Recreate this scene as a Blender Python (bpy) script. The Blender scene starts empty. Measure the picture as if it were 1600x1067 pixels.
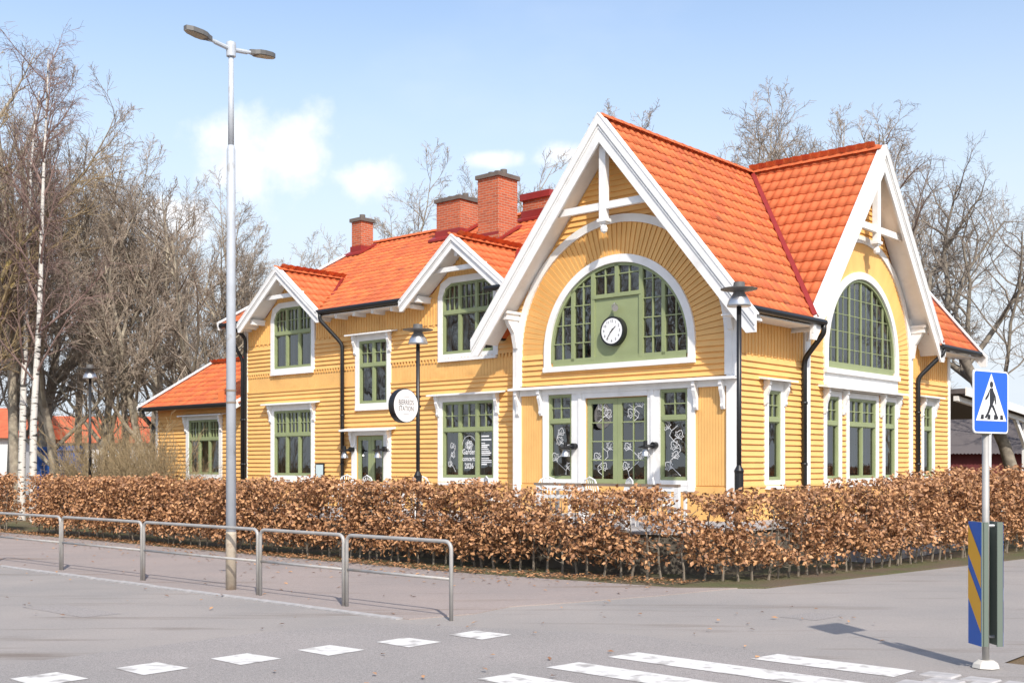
import bpy, bmesh, math, random
import numpy as np
from mathutils import Vector, Matrix
R = math.radians
random.seed(7)
rng = np.random.default_rng(7)
scene = bpy.context.scene
COL = scene.collection
# ------------------------------------------------------------------ camera, sky, sun, exposure
cam = bpy.data.cameras.new('camera')
cam.lens = 40.0; cam.sensor_width = 36.0; cam.sensor_fit = 'HORIZONTAL'
cam.shift_y = 0.1197; cam.clip_start = 0.1; cam.clip_end = 3000
camo = bpy.data.objects.new('camera', cam); COL.objects.link(camo)
camo.location = (0, 0, 2.0); camo.rotation_euler = (R(90), 0, 0)
scene.camera = camo
SUN_DIR = Vector((0.24, -0.97, 0)).normalized()
SUN_EL = R(42)
world = bpy.data.worlds.new('World'); scene.world = world; world.use_nodes = True
SKY_STRENGTH = 0.15
SUN_STRENGTH = 3.2
scene.view_settings.view_transform = 'Standard'; scene.view_settings.look = 'None'
scene.view_settings.exposure = 0.66; scene.view_settings.gamma = 1.0
scene.view_settings.use_curve_mapping = False
sun = bpy.data.lights.new('sun', 'SUN'); sun.energy = SUN_STRENGTH; sun.angle = R(0.9); sun.color = (1.0, 0.94, 0.85)
suno = bpy.data.objects.new('sun', sun); COL.objects.link(suno)
sd = Vector((SUN_DIR.x*math.cos(SUN_EL), SUN_DIR.y*math.cos(SUN_EL), math.sin(SUN_EL)))
suno.rotation_euler = sd.to_track_quat('Z', 'Y').to_euler(); suno.location = (0, -20, 40)

def build_world():
    nt = world.node_tree; nt.nodes.clear()
    N = nt.nodes.new; L = nt.links.new
    out = N('ShaderNodeOutputWorld'); bg = N('ShaderNodeBackground'); bg.inputs['Strength'].default_value = SKY_STRENGTH
    sky = N('ShaderNodeTexSky'); sky.sky_type = 'NISHITA'; sky.sun_disc = False
    sky.sun_elevation = SUN_EL; sky.sun_rotation = math.atan2(SUN_DIR.x, SUN_DIR.y)
    sky.air_density = 1.0; sky.dust_density = 1.2; sky.ozone_density = 1.0
    tc = N('ShaderNodeTexCoord')
    nrm = N('ShaderNodeVectorMath'); nrm.operation = 'NORMALIZE'; L(tc.outputs['Generated'], nrm.inputs[0])
    sep = N('ShaderNodeSeparateXYZ'); L(nrm.outputs[0], sep.inputs[0])
    def math_(op, a, b=None, clamp=False):
        m = N('ShaderNodeMath'); m.operation = op; m.use_clamp = clamp
        for i, v in enumerate((a, b)):
            if v is None: continue
            if isinstance(v, (int, float)): m.inputs[i].default_value = v
            else: L(v, m.inputs[i])
        return m.outputs[0]
    # cloud layer: noise on the plane of the cloud deck
    zc = math_('ADD', math_('MAXIMUM', sep.outputs['Z'], 0.0), 0.16)
    px = math_('DIVIDE', sep.outputs['X'], zc); py = math_('DIVIDE', sep.outputs['Y'], zc)
    cmb = N('ShaderNodeCombineXYZ'); L(px, cmb.inputs[0]); L(py, cmb.inputs[1])
    def noise(vec, scale, detail, rough=0.55):
        n = N('ShaderNodeTexNoise'); n.inputs['Scale'].default_value = scale; n.inputs['Detail'].default_value = detail
        n.inputs['Roughness'].default_value = rough; L(vec, n.inputs['Vector']); return n.outputs['Fac']
    n1 = noise(cmb.outputs[0], 0.9, 6)
    def ramp(fac, a, b):
        m = N('ShaderNodeMapRange'); m.interpolation_type = 'SMOOTHSTEP'; m.inputs['From Min'].default_value = a; m.inputs['From Max'].default_value = b
        L(fac, m.inputs['Value']); return m.outputs[0]
    veil = math_('MULTIPLY', ramp(n1, 0.50, 0.78), 0.45)
    # low haze of thin cloud near the horizon
    hz = ramp(sep.outputs['Z'], 0.47, 0.06)
    hz = math_('MULTIPLY', hz, math_('ADD', 0.80, math_('MULTIPLY', n1, 0.4)), clamp=True)
    # cumulus: rounded heaps standing on the sky at given bearings
    nd = N('ShaderNodeTexNoise'); nd.inputs['Scale'].default_value = 16; nd.inputs['Detail'].default_value = 7; nd.inputs['Roughness'].default_value = 0.55
    L(nrm.outputs[0], nd.inputs['Vector'])
    heap = None
    for (dx, dz, rx, rz) in ((-0.222, 0.262, 0.058, 0.040), (-0.135, 0.248, 0.028, 0.016), (-0.02, 0.268, 0.024, 0.009), (0.05, 0.272, 0.026, 0.010), (-0.30, 0.22, 0.05, 0.02),
                             (0.62, 0.22, 0.10, 0.04), (-0.75, 0.25, 0.12, 0.05), (0.95, 0.3, 0.12, 0.05), (-1.3, 0.3, 0.16, 0.06)):
        ex = math_('DIVIDE', math_('SUBTRACT', math_('DIVIDE', sep.outputs['X'], math_('MAXIMUM', sep.outputs['Y'], 0.05)), dx), rx)
        ez = math_('DIVIDE', math_('SUBTRACT', math_('DIVIDE', sep.outputs['Z'], math_('MAXIMUM', sep.outputs['Y'], 0.05)), dz), rz)
        d = math_('SQRT', math_('ADD', math_('MULTIPLY', ex, ex), math_('MULTIPLY', ez, ez)))
        d = math_('ADD', d, math_('MULTIPLY', math_('SUBTRACT', nd.outputs['Fac'], 0.5), 4.2))
        h = ramp(d, 1.35, 0.15)
        heap = h if heap is None else math_('MAXIMUM', heap, h)
    tot = math_('MAXIMUM', math_('MULTIPLY', veil, 0.5), math_('MULTIPLY', heap, 0.9), clamp=True)
    mix = N('ShaderNodeMix'); mix.data_type = 'RGBA'
    mh = N('ShaderNodeMix'); mh.data_type = 'RGBA'; L(hz, mh.inputs['Factor']); L(sky.outputs[0], mh.inputs['A']); mh.inputs['B'].default_value = (3.5, 3.85, 4.2, 1)
    L(tot, mix.inputs['Factor']); L(mh.outputs['Result'], mix.inputs['A']); mix.inputs['B'].default_value = (4.9, 4.95, 5.1, 1)
    L(mix.outputs['Result'], bg.inputs['Color']); L(bg.outputs[0], out.inputs[0])
build_world()

# ------------------------------------------------------------------ materials
MATS = {}
def mat(name, col, rough=0.6, var=0.0, vscale=3.0, bump=0.0, bscale=40.0, metal=0.0, island=0.0, spec=0.5, col2=None, c2scale=1.0, c2lo=0.45, c2hi=0.65, dirt=None, dirt_scale=1.2, dirt_lo=.55, dirt_hi=.75, stretch=None):
    if name in MATS: return MATS[name]
    m = bpy.data.materials.new(name); m.use_nodes = True; nt = m.node_tree
    b = nt.nodes['Principled BSDF']; N = nt.nodes.new; L = nt.links.new
    b.inputs['Roughness'].default_value = rough; b.inputs['Metallic'].default_value = metal
    b.inputs['Specular IOR Level'].default_value = spec
    tc = N('ShaderNodeTexCoord'); vec = tc.outputs['Object']
    if stretch:
        mp = N('ShaderNodeMapping'); mp.inputs['Scale'].default_value = stretch; L(vec, mp.inputs[0]); vec = mp.outputs[0]
    cur = None
    rgb = N('ShaderNodeRGB'); rgb.outputs[0].default_value = (*col, 1); cur = rgb.outputs[0]
    def noise(scale, detail=4):
        n = N('ShaderNodeTexNoise'); n.inputs['Scale'].default_value = scale; n.inputs['Detail'].default_value = detail; L(vec, n.inputs['Vector']); return n.outputs['Fac']
    def rng_(f, a, b_, lo=0., hi=1.):
        r = N('ShaderNodeMapRange'); r.inputs['From Min'].default_value = a; r.inputs['From Max'].default_value = b_
        r.inputs['To Min'].default_value = lo; r.inputs['To Max'].default_value = hi; L(f, r.inputs['Value']); return r.outputs[0]
    def mixc(f, a, c, mode='MIX'):
        x = N('ShaderNodeMix'); x.data_type = 'RGBA'; x.blend_type = mode
        if isinstance(f, float): x.inputs['Factor'].default_value = f
        else: L(f, x.inputs['Factor'])
        L(a, x.inputs['A'])
        if isinstance(c, tuple): x.inputs['B'].default_value = (*c, 1)
        else: L(c, x.inputs['B'])
        return x.outputs['Result']
    if col2: cur = mixc(rng_(noise(c2scale), c2lo, c2hi), cur, col2)
    if dirt: cur = mixc(rng_(noise(dirt_scale, 7), dirt_lo, dirt_hi), cur, dirt)
    if var:
        v = rng_(noise(vscale, 5), 0.3, 0.7, 1-var, 1+var)
        h = N('ShaderNodeHueSaturation'); L(cur, h.inputs['Color']); L(v, h.inputs['Value']); cur = h.outputs[0]
    if island:
        g = N('ShaderNodeNewGeometry'); v = rng_(g.outputs['Random Per Island'], 0, 1, 1-island, 1+island)
        h = N('ShaderNodeHueSaturation'); L(cur, h.inputs['Color']); L(v, h.inputs['Value'])
        hv = rng_(g.outputs['Random Per Island'], 0, 1, 0.494, 0.506); L(hv, h.inputs['Hue']); cur = h.outputs[0]
    L(cur, b.inputs['Base Color'])
    if bump:
        bp = N('ShaderNodeBump'); bp.inputs['Strength'].default_value = bump; bp.inputs['Distance'].default_value = 0.02
        L(noise(bscale, 6), bp.inputs['Height']); L(bp.outputs[0], b.inputs['Normal'])
    MATS[name] = m; return m
def objrand(name, col, amount, rough=0.7, hue=0.012, var=0.08, vscale=6.0):
    """paint/clay with a tone of its own for each object"""
    m = mat(name, col, rough, var=var, vscale=vscale); nt = m.node_tree
    b = nt.nodes['Principled BSDF']; src = b.inputs['Base Color'].links[0].from_socket
    oi = nt.nodes.new('ShaderNodeObjectInfo'); h = nt.nodes.new('ShaderNodeHueSaturation')
    mr = nt.nodes.new('ShaderNodeMapRange'); mr.inputs['To Min'].default_value = 1-amount; mr.inputs['To Max'].default_value = 1+amount
    nt.links.new(oi.outputs['Random'], mr.inputs['Value']); nt.links.new(mr.outputs[0], h.inputs['Value'])
    nt.links.new(src, h.inputs['Color']); nt.links.new(h.outputs[0], b.inputs['Base Color']); return m
YEL = (0.80, 0.455, 0.15)
M_yel = objrand('yellow_paint', YEL, 0.035, rough=0.55, var=0.05, vscale=2.5)
M_yelflat = mat('yellow_paint_flat', YEL, 0.55, var=0.07, vscale=2.0, dirt=(.62, .32, .10), dirt_scale=1.4, dirt_lo=.58, dirt_hi=.8)
M_white = mat('white_paint', (0.80, 0.79, 0.77), 0.5, var=0.05, vscale=4.0, dirt=(0.62, 0.60, 0.57), dirt_scale=2.2, dirt_lo=.6, dirt_hi=.85)
M_green = mat('green_paint', (0.27, 0.31, 0.155), 0.45, var=0.06)
M_inner = mat('dark_interior', (0.045, 0.042, 0.04), 0.9)  # near-black colour puts the darkness of the rooms into their surfaces
M_tile = objrand('clay_tile', (0.57, 0.138, 0.044), 0.12, rough=0.75, var=0.16, vscale=5.0)
M_tiles = mat('clay_tiles', (0.58, 0.142, 0.046), 0.75, var=0.14, vscale=1.6, island=0.11, dirt=(.34, .10, .045), dirt_scale=2.4, dirt_lo=.58, dirt_hi=.75)
M_redmetal = mat('red_sheet_metal', (0.26, 0.025, 0.02), 0.45, var=0.1)
M_black = mat('black_iron', (0.012, 0.012, 0.013), 0.4, var=0.1)
M_alu = mat('brushed_aluminium', (0.55, 0.55, 0.56), 0.32, metal=0.8, var=0.08)
M_galv = mat('galvanised_steel', (0.37, 0.355, 0.335), 0.55, metal=0.2, var=0.12, vscale=5, dirt=(0.40, 0.34, 0.27), dirt_scale=3)
M_post = mat('painted_lamp_pole', (0.50, 0.53, 0.57), 0.45, metal=0.1, var=0.1, vscale=3, dirt=(0.33, 0.30, 0.26), dirt_scale=4, dirt_lo=.6, dirt_hi=.75)
M_headgrey = mat('lamp_head_grey', (0.12, 0.115, 0.11), 0.5)
M_lens = mat('lamp_lens', (0.32, 0.27, 0.20), 0.3)
M_rust = mat('orange_reflector', (0.55, 0.13, 0.03), 0.6)
M_curt = mat('curtain_cloth', (0.62, 0.61, 0.60), 0.9)
M_wood = mat('weathered_wood', (0.22, 0.17, 0.13), 0.8, var=0.2, vscale=6)
M_deck = mat('terrace_stone', (0.36, 0.34, 0.33), 0.85, var=0.15, vscale=2)
M_plinth = mat('terrace_wall', (0.10, 0.085, 0.065), 0.9, var=0.3, vscale=5)
def glass_mat():
    m = bpy.data.materials.new('window_glass'); m.use_nodes = True; nt = m.node_tree; nt.nodes.clear()
    N = nt.nodes.new; L = nt.links.new
    o = N('ShaderNodeOutputMaterial'); mx = N('ShaderNodeMixShader'); t = N('ShaderNodeBsdfTransparent'); g = N('ShaderNodeBsdfGlossy')
    t.inputs[0].default_value = (0.80, 0.85, 0.83, 1); g.inputs['Roughness'].default_value = 0.015
    fr = N('ShaderNodeFresnel'); fr.inputs['IOR'].default_value = 2.5
    n = N('ShaderNodeTexNoise'); n.inputs['Scale'].default_value = 1.6; bp = N('ShaderNodeBump'); bp.inputs['Strength'].default_value = 0.05; bp.inputs['Distance'].default_value = 0.05
    tc = N('ShaderNodeTexCoord'); L(tc.outputs['Object'], n.inputs['Vector']); L(n.outputs['Fac'], bp.inputs['Height']); L(bp.outputs[0], g.inputs['Normal'])
    L(fr.outputs[0], mx.inputs[0]); L(t.outputs[0], mx.inputs[1]); L(g.outputs[0], mx.inputs[2]); L(mx.outputs[0], o.inputs[0])
    return m
M_glass = glass_mat()
def brick_mat():
    m = bpy.data.materials.new('chimney_brick'); m.use_nodes = True; nt = m.node_tree; b = nt.nodes['Principled BSDF']; b.inputs['Roughness'].default_value = 0.85
    N = nt.nodes.new; L = nt.links.new
    tc = N('ShaderNodeTexCoord'); sp = N('ShaderNodeSeparateXYZ'); L(tc.outputs['Object'], sp.inputs[0])
    ad = N('ShaderNodeMath'); ad.operation = 'ADD'; L(sp.outputs['X'], ad.inputs[0]); L(sp.outputs['Y'], ad.inputs[1])
    cb = N('ShaderNodeCombineXYZ'); L(ad.outputs[0], cb.inputs[0]); L(sp.outputs['Z'], cb.inputs[1])
    br = N('ShaderNodeTexBrick'); L(cb.outputs[0], br.inputs['Vector']); br.inputs['Scale'].default_value = 1.0
    br.inputs['Brick Width'].default_value = 0.25; br.inputs['Row Height'].default_value = 0.075; br.inputs['Mortar Size'].default_value = 0.008
    br.inputs['Color1'].default_value = (0.52, 0.115, 0.04, 1); br.inputs['Color2'].default_value = (0.38, 0.08, 0.03, 1); br.inputs['Mortar'].default_value = (0.42, 0.30, 0.22, 1)
    L(br.outputs['Color'], b.inputs['Base Color'])
    bp = N('ShaderNodeBump'); bp.inputs['Distance'].default_value = 0.01; bp.inputs['Strength'].default_value = 0.6; bp.invert = True
    L(br.outputs['Fac'], bp.inputs['Height']); L(bp.outputs[0], b.inputs['Normal']); return m
M_brick = brick_mat()

# ------------------------------------------------------------------ mesh helpers
class MB:
    def __init__(s): s.v = []; s.f = []; s.mi = []
    def add(s, verts, faces, mi=0):
        o = len(s.v); s.v.extend([tuple(p) for p in verts]); s.f.extend([tuple(i+o for i in f) for f in faces]); s.mi.extend([mi]*len(faces))
    def box(s, x0, x1, y0, y1, z0, z1, T=None, mi=0):
        vs = [(x, y, z) for z in (z0, z1) for y in (y0, y1) for x in (x0, x1)]
        if T: vs = [T(*p) for p in vs]
        s.add(vs, [(0,2,3,1),(4,5,7,6),(0,1,5,4),(2,6,7,3),(0,4,6,2),(1,3,7,5)], mi)
    def prism(s, poly, d, mi=0):
        """poly: list of 3D points, extruded by vector d"""
        n = len(poly); d = Vector(d); a = [Vector(p) for p in poly]; b = [p+d for p in a]
        s.add(a+b, [tuple(range(n))[::-1], tuple(range(n, 2*n))]+[(i, (i+1) % n, n+(i+1) % n, n+i) for i in range(n)], mi)
    def tube(s, path, r, n=8, caps=True, mi=0):
        path = [Vector(p) for p in path]; k = len(path)
        rad = r if isinstance(r, (list, tuple)) else [r]*k
        o = len(s.v); up = None
        for i, p in enumerate(path):
            d = (path[min(i+1, k-1)]-path[max(i-1, 0)]); d = d.normalized() if d.length > 1e-9 else Vector((0,0,1))
            if up is None: up = d.orthogonal().normalized()
            else:
                up = up-d*up.dot(d); up = up.normalized() if up.length > 1e-6 else d.orthogonal().normalized()
            sd_ = d.cross(up)
            for j in range(n):
                t = 2*math.pi*j/n; q = p+(up*math.cos(t)+sd_*math.sin(t))*rad[i]; s.v.append((q.x, q.y, q.z))
        for i in range(k-1):
            for j in range(n):
                a = o+i*n+j; b = o+i*n+(j+1) % n; s.f.append((a, b, b+n, a+n)); s.mi.append(mi)
        if caps:
            s.f.append(tuple(o+j for j in range(n))[::-1]); s.mi.append(mi); s.f.append(tuple(o+(k-1)*n+j for j in range(n))); s.mi.append(mi)
    def lathe(s, prof, c=(0,0,0), n=20, mi=0):
        o = len(s.v)
        for (r, z) in prof:
            for j in range(n):
                t = 2*math.pi*j/n; s.v.append((c[0]+r*math.cos(t), c[1]+r*math.sin(t), c[2]+z))
        for i in range(len(prof)-1):
            for j in range(n):
                a = o+i*n+j; b = o+i*n+(j+1) % n; s.f.append((a, b, b+n, a+n)); s.mi.append(mi)
    def build(s, name, mats, parent=None, smooth=False, loc=None):
        me = bpy.data.meshes.new(name); me.from_pydata(s.v, [], s.f)
        ms = mats if isinstance(mats, (list, tuple)) else [mats]
        for m in ms: me.materials.append(m)
        if len(ms) > 1: me.polygons.foreach_set('material_index', s.mi)
        if smooth: me.polygons.foreach_set('use_smooth', [True]*len(me.polygons))
        me.update(); return link(name, me, parent, loc)
def link(name, me, parent=None, loc=None):
    o = bpy.data.objects.new(name, me); COL.objects.link(o)
    if parent: o.parent = parent
    if loc: o.location = loc
    return o
def tag(o, label=None, cat=None, group=None, kind=None):
    if label: o['label'] = label
    if cat: o['category'] = cat
    if group: o['group'] = group
    if kind: o['kind'] = kind
    return o
def empty(name, loc=(0,0,0), rz=0, label=None, cat=None, group=None):
    o = bpy.data.objects.new(name, None); COL.objects.link(o); o.location = loc; o.rotation_euler = (0,0,rz); o.empty_display_size = .3
    return tag(o, label, cat, group)
def copy_tree(o, parent=None):
    c = o.copy(); COL.objects.link(c); c.parent = parent
    for ch in o.children: copy_tree(ch, c)
    return c
def np_mesh(name, verts, faces, mats, parent=None):
    verts = np.asarray(verts, np.float32); faces = np.asarray(faces, np.int32); k = faces.shape[1]
    me = bpy.data.meshes.new(name); me.vertices.add(len(verts)); me.vertices.foreach_set('co', verts.ravel())
    me.loops.add(faces.size); me.loops.foreach_set('vertex_index', faces.ravel())
    me.polygons.add(len(faces)); me.polygons.foreach_set('loop_start', np.arange(0, faces.size, k, dtype=np.int32))
    me.materials.append(mats); me.update(calc_edges=True); me.validate(); return link(name, me, parent)
def text_mesh(txt, size, mat_, name, extrude=0.002, align='CENTER', bold=0.0):
    c = bpy.data.curves.new('t', 'FONT'); c.body = txt; c.size = size; c.align_x = align; c.align_y = 'CENTER'; c.extrude = extrude; c.offset = bold; c.resolution_u = 3
    o = bpy.data.objects.new('t', c); COL.objects.link(o); dg = bpy.context.evaluated_depsgraph_get(); dg.update()
    me = bpy.data.meshes.new_from_object(o.evaluated_get(dg)); bpy.data.objects.remove(o); me.materials.clear(); me.materials.append(mat_); me.name = name
    return me

# station frame: local x = -a (towards the right end of the street front), y = b (into the plot)
SA, CA = .7475, .6643
C0 = Vector((350/1777.6*24, 24.0, 0)); ROT = -math.atan2(CA, SA)
def W(a, b, z=0.0):
    return Vector((C0.x-SA*a+CA*b, C0.y+CA*a+SA*b, z))
class Frame:
    def __init__(s, kind, off): s.k = kind; s.o = off
    def __call__(s, u, v, w):
        return (u, s.o-w, v) if s.k == 'A' else (s.o+w, u, v)
FA = Frame('A', 0.0); FW = Frame('A', 0.3); FB = Frame('B', 0.0)

# ------------------------------------------------------------------ ground
def noise_ground_mat(name, base, col2, speck, speck_amt, bump, scale2=0.35, speck_scale=220, stain=None):
    m = bpy.data.materials.new(name); m.use_nodes = True; nt = m.node_tree; b = nt.nodes['Principled BSDF']; b.inputs['Roughness'].default_value = 0.9; b.inputs['Specular IOR Level'].default_value = 0.25
    N = nt.nodes.new; L = nt.links.new; tc = N('ShaderNodeTexCoord')
    def noise(s, d=5, r=.55):
        n = N('ShaderNodeTexNoise'); n.inputs['Scale'].default_value = s; n.inputs['Detail'].default_value = d; n.inputs['Roughness'].default_value = r; L(tc.outputs['Object'], n.inputs['Vector']); return n.outputs['Fac']
    def rr(f, a, c, lo=0., hi=1.):
        r = N('ShaderNodeMapRange'); r.inputs['From Min'].default_value = a; r.inputs['From Max'].default_value = c; r.inputs['To Min'].default_value = lo; r.inputs['To Max'].default_value = hi; L(f, r.inputs['Value']); return r.outputs[0]
    def mx(f, a, c, mode='MIX'):
        x = N('ShaderNodeMix'); x.data_type = 'RGBA'; x.blend_type = mode
        L(f, x.inputs['Factor'])
        for k, q in (('A', a), ('B', c)):
            if isinstance(q, tuple): x.inputs[k].default_value = (*q, 1)
            else: L(q, x.inputs[k])
        return x.outputs['Result']
    cur = mx(rr(noise(scale2, 6), .38, .62), base, col2)
    if stain:
        st = N('ShaderNodeMapping'); st.inputs['Scale'].default_value = (0.18, 1.6, 1); st.inputs['Rotation'].default_value = (0, 0, R(41.6)); L(tc.outputs['Object'], st.inputs[0])
        n = N('ShaderNodeTexNoise'); n.inputs['Scale'].default_value = 1.0; n.inputs['Detail'].default_value = 8; n.inputs['Roughness'].default_value = .65; L(st.outputs[0], n.inputs['Vector'])
        cur = mx(rr(n.outputs['Fac'], .55, .70, 0, .8), cur, stain)
    sp = noise(speck_scale, 2, .7); v = rr(sp, .3, .7, 1-speck_amt, 1+speck_amt)
    sp2 = noise(28, 4, .7); v2 = rr(sp2, .3, .7, 1-.10, 1+.10)
    mu = N('ShaderNodeMath'); mu.operation = 'MULTIPLY'; L(v, mu.inputs[0]); L(v2, mu.inputs[1])
    h = N('ShaderNodeHueSaturation'); L(cur, h.inputs['Color']); L(mu.outputs[0], h.inputs['Value']); L(h.outputs[0], b.inputs['Base Color'])
    bp = N('ShaderNodeBump'); bp.inputs['Strength'].default_value = bump; bp.inputs['Distance'].default_value = .01; L(sp, bp.inputs['Height']); L(bp.outputs[0], b.inputs['Normal'])
    return m
M_road = noise_ground_mat('old_asphalt', (0.335, 0.30, 0.275), (0.285, 0.262, 0.245), (0,0,0), .26, .45, speck_scale=140, stain=(.17,.135,.11))
M_newasph = noise_ground_mat('coarse_asphalt', (0.315, 0.285, 0.268), (0.28, 0.258, 0.243), (0,0,0), .42, .6, speck_scale=110)
M_walk = noise_ground_mat('pinkish_asphalt', (0.335, 0.278, 0.252), (0.295, 0.252, 0.233), (0,0,0), .26, .45, speck_scale=140, stain=(.20,.15,.115))
M_soil = noise_ground_mat('soil', (0.13, 0.095, 0.065), (0.10, 0.10, 0.045), (0,0,0), .35, .8, scale2=1.2, speck_scale=60)
M_lawn = noise_ground_mat('leafy_ground', (0.13, 0.115, 0.06), (0.16, 0.105, 0.06), (0,0,0), .35, .8, scale2=.4, speck_scale=50)
M_granite = mat('granite', (0.40, 0.38, 0.37), .8, var=.2, vscale=8, bump=.3)
M_grass = mat('grass_blades', (0.13, 0.17, 0.03), .7, island=.3)
def sheet(name, pts, z, m, kind='structure'):
    mb = MB(); mb.add([W(a, b, z) for a, b in pts], [tuple(range(len(pts)))]); o = mb.build(name, m)
    if o.data.polygons[0].normal.z < 0: o.data.flip_normals()
    return tag(o, kind=kind)
g = MB(); g.add([(-900, -300, -.02), (900, -300, -.02), (900, 1500, -.02), (-900, 1500, -.02)], [(0,1,2,3)]); tag(g.build('ground', M_lawn), kind='structure')
sheet('road', [(90, -11.15), (90, -30), (-60, -30), (-60, -11.15), (-8.6, -11.15), (-8.6, -10.1), (-9.6, -9.3), (-60, -9.3), (-60, -9.2), (-8.5, -9.2), (-8.5, 40), (-4.6, 40), (-4.6, 6), (-3.3, -4.5), (-1.0, -4.6), (-1.0, -11.15)], 0.0, M_road)
sheet('crossing_surface', [(-1.6, -11.45), (-1.2, -13.0), (-0.9, -22), (-14, -22), (-14, -11.3), (-8.62, -11.25), (-8.3, -10.3), (-4.6, -10.15)], 0.004, M_newasph)
sw = MB(); sw.prism([W(a, b, -.06) for a, b in ((90, -11.02), (90, -6.2), (2.2, -5.9), (-2.2, -5.3), (-3.1, -4.3), (-2.6, -6.7), (-2.1, -8.4), (-1.8, -9.2), (-1.95, -10.1), (-1.7, -11.02))], (0, 0, .074)); tag(sw.build('sidewalk', M_walk), kind='structure')
hb_ = MB(); hb_.prism([W(a, b, -.05) for a, b in [(90, -6.3), (90, -3.8), (0, -3.8), (-1.6, -3.4), (-3.0, 30), (-4.75, 30), (-4.65, 5), (-3.3, -4.7), (-2.2, -5.6), (2.2, -6.1)]], (0, 0, .072)); tag(hb_.build('hedge_bed', M_soil), kind='structure')
# flush kerb stones between road and pavement
kerb = MB(); kerb.box(0, .98, 0, .14, -.1, .022); kme = bpy.data.meshes.new('kerb_stone'); kme.from_pydata(kerb.v, [], kerb.f); kme.materials.append(M_granite)
kr = tag(empty('kerb', W(0, 0, 0), ROT), kind='structure')
for i in range(46):
    o = link('kerb_stone', kme, kr, (1.6-i-1, -11.14+random.uniform(-.006, .006), random.uniform(-.006, .002)))
# corner of the opposite kerb with cut stone paving
isl = MB(); isl.prism([W(-8.1, -11.1, -.1), W(-8.15, -10.3, -.1), W(-8.3, -9.35, -.1), W(-9.2, -9.2, -.1), W(-30, -9.2, -.1), W(-30, -11.1, -.1), W(-9.0, -11.1, -.1)], (0, 0, .112))
isl = tag(isl.build('pavement_corner', M_road), kind='structure')
pv = MB(); pv.add([(-.17,-.13,0),(.17,-.14,0),(.18,.13,0),(-.16,.14,0),(-.15,-.11,.03),(.15,-.12,.03),(.155,.11,.03),(-.14,.12,.03)], [(4,5,6,7),(0,1,5,4),(1,2,6,5),(2,3,7,6),(3,0,4,7)])
pme = bpy.data.meshes.new('paving_stone'); pme.from_pydata(pv.v, [], pv.f); pme.materials.append(M_granite)
for i in range(14):
    for j in range(3):
        a = -8.3-i*.37-(j % 2)*.15; b = -10.98+j*.30
        o = link('paving_stone', pme, isl); o.location = W(a, b, -.008+random.uniform(0, .005)); o.rotation_euler = (random.uniform(-.02, .02), random.uniform(-.02, .02), ROT+random.uniform(-.08, .08))
        o.scale = (random.uniform(.92, 1.05), random.uniform(.9, 1.05), 1)
gv = []; gf = []
for i in range(2600):
    a = random.uniform(-14, -9.15); b = random.uniform(-10.05, -9.3) if random.random() < .8 else random.uniform(-10.2, -9.25)
    if random.random() > .35+.65*abs(math.sin(a*3.1+b*5)): continue
    p = W(a, b, .025); t = random.uniform(0, 6.28); h = random.uniform(.02, .06); o = len(gv)
    gv += [(p.x-.004*math.cos(t), p.y-.004*math.sin(t), .02), (p.x+.004*math.cos(t), p.y+.004*math.sin(t), .02), (p.x+random.uniform(-.03,.03), p.y+random.uniform(-.03,.03), .025+h)]; gf.append((o, o+1, o+2))
gr = np_mesh('grass', gv, gf, M_grass); tag(gr, 'thin green grass growing by the foot of the crossing sign', 'grass', kind='stuff')
for k_, (a, b, la, lb) in enumerate(((3.2, -13.2, 1.6, .5), (-5.2, -6.9, .5, .7))):
    sheet('asphalt_patch', [(a, b), (a-la, b+.04), (a-la+.05, b-lb), (a+.06, b-lb-.03)], .003, M_newasph)
# painted markings
M_paint = mat('road_paint', (0.66, 0.635, 0.60), .75, var=.08, vscale=9, dirt=(0.36, 0.335, 0.31), dirt_scale=5, dirt_lo=.52, dirt_hi=.66)
def marking(name, pts, label, group):
    mb = MB(); mb.add([W(a, b, .009) for a, b in pts], [tuple(range(len(pts)))]); o = mb.build(name, M_paint)
    if o.data.polygons[0].normal.z < 0: o.data.flip_normals()
    tag(o, label, 'road marking', group); return o
for i in range(7):
    b = -11.38-i*.93; a = -2.95+(-.33 if i == 0 else -.33+i*.2)
    a = -3.29+i*.225
    marking('square_marking', [(a+.27, b+.21), (a-.27, b+.25), (a-.27, b-.25), (a+.27, b-.24)], 'white square block of the dashed line across the road', 'square blocks of the dashed crossing line')
for i in range(6):
    b = -10.5-i*.89; a0 = -6.55 if i == 0 else -5.48+.09*i; a1 = -8.03 if i == 0 else -8.5
    lab = 'short white zebra stripe beside the stone paved corner' if i == 0 else 'long white zebra crossing stripe painted across the road'
    marking('zebra_stripe', [(a0, b+.22), (a1, b+.22), (a1+.03, b-.23), (a0+.06, b-.23)], lab, None if i == 0 else 'long zebra crossing stripes')

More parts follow.
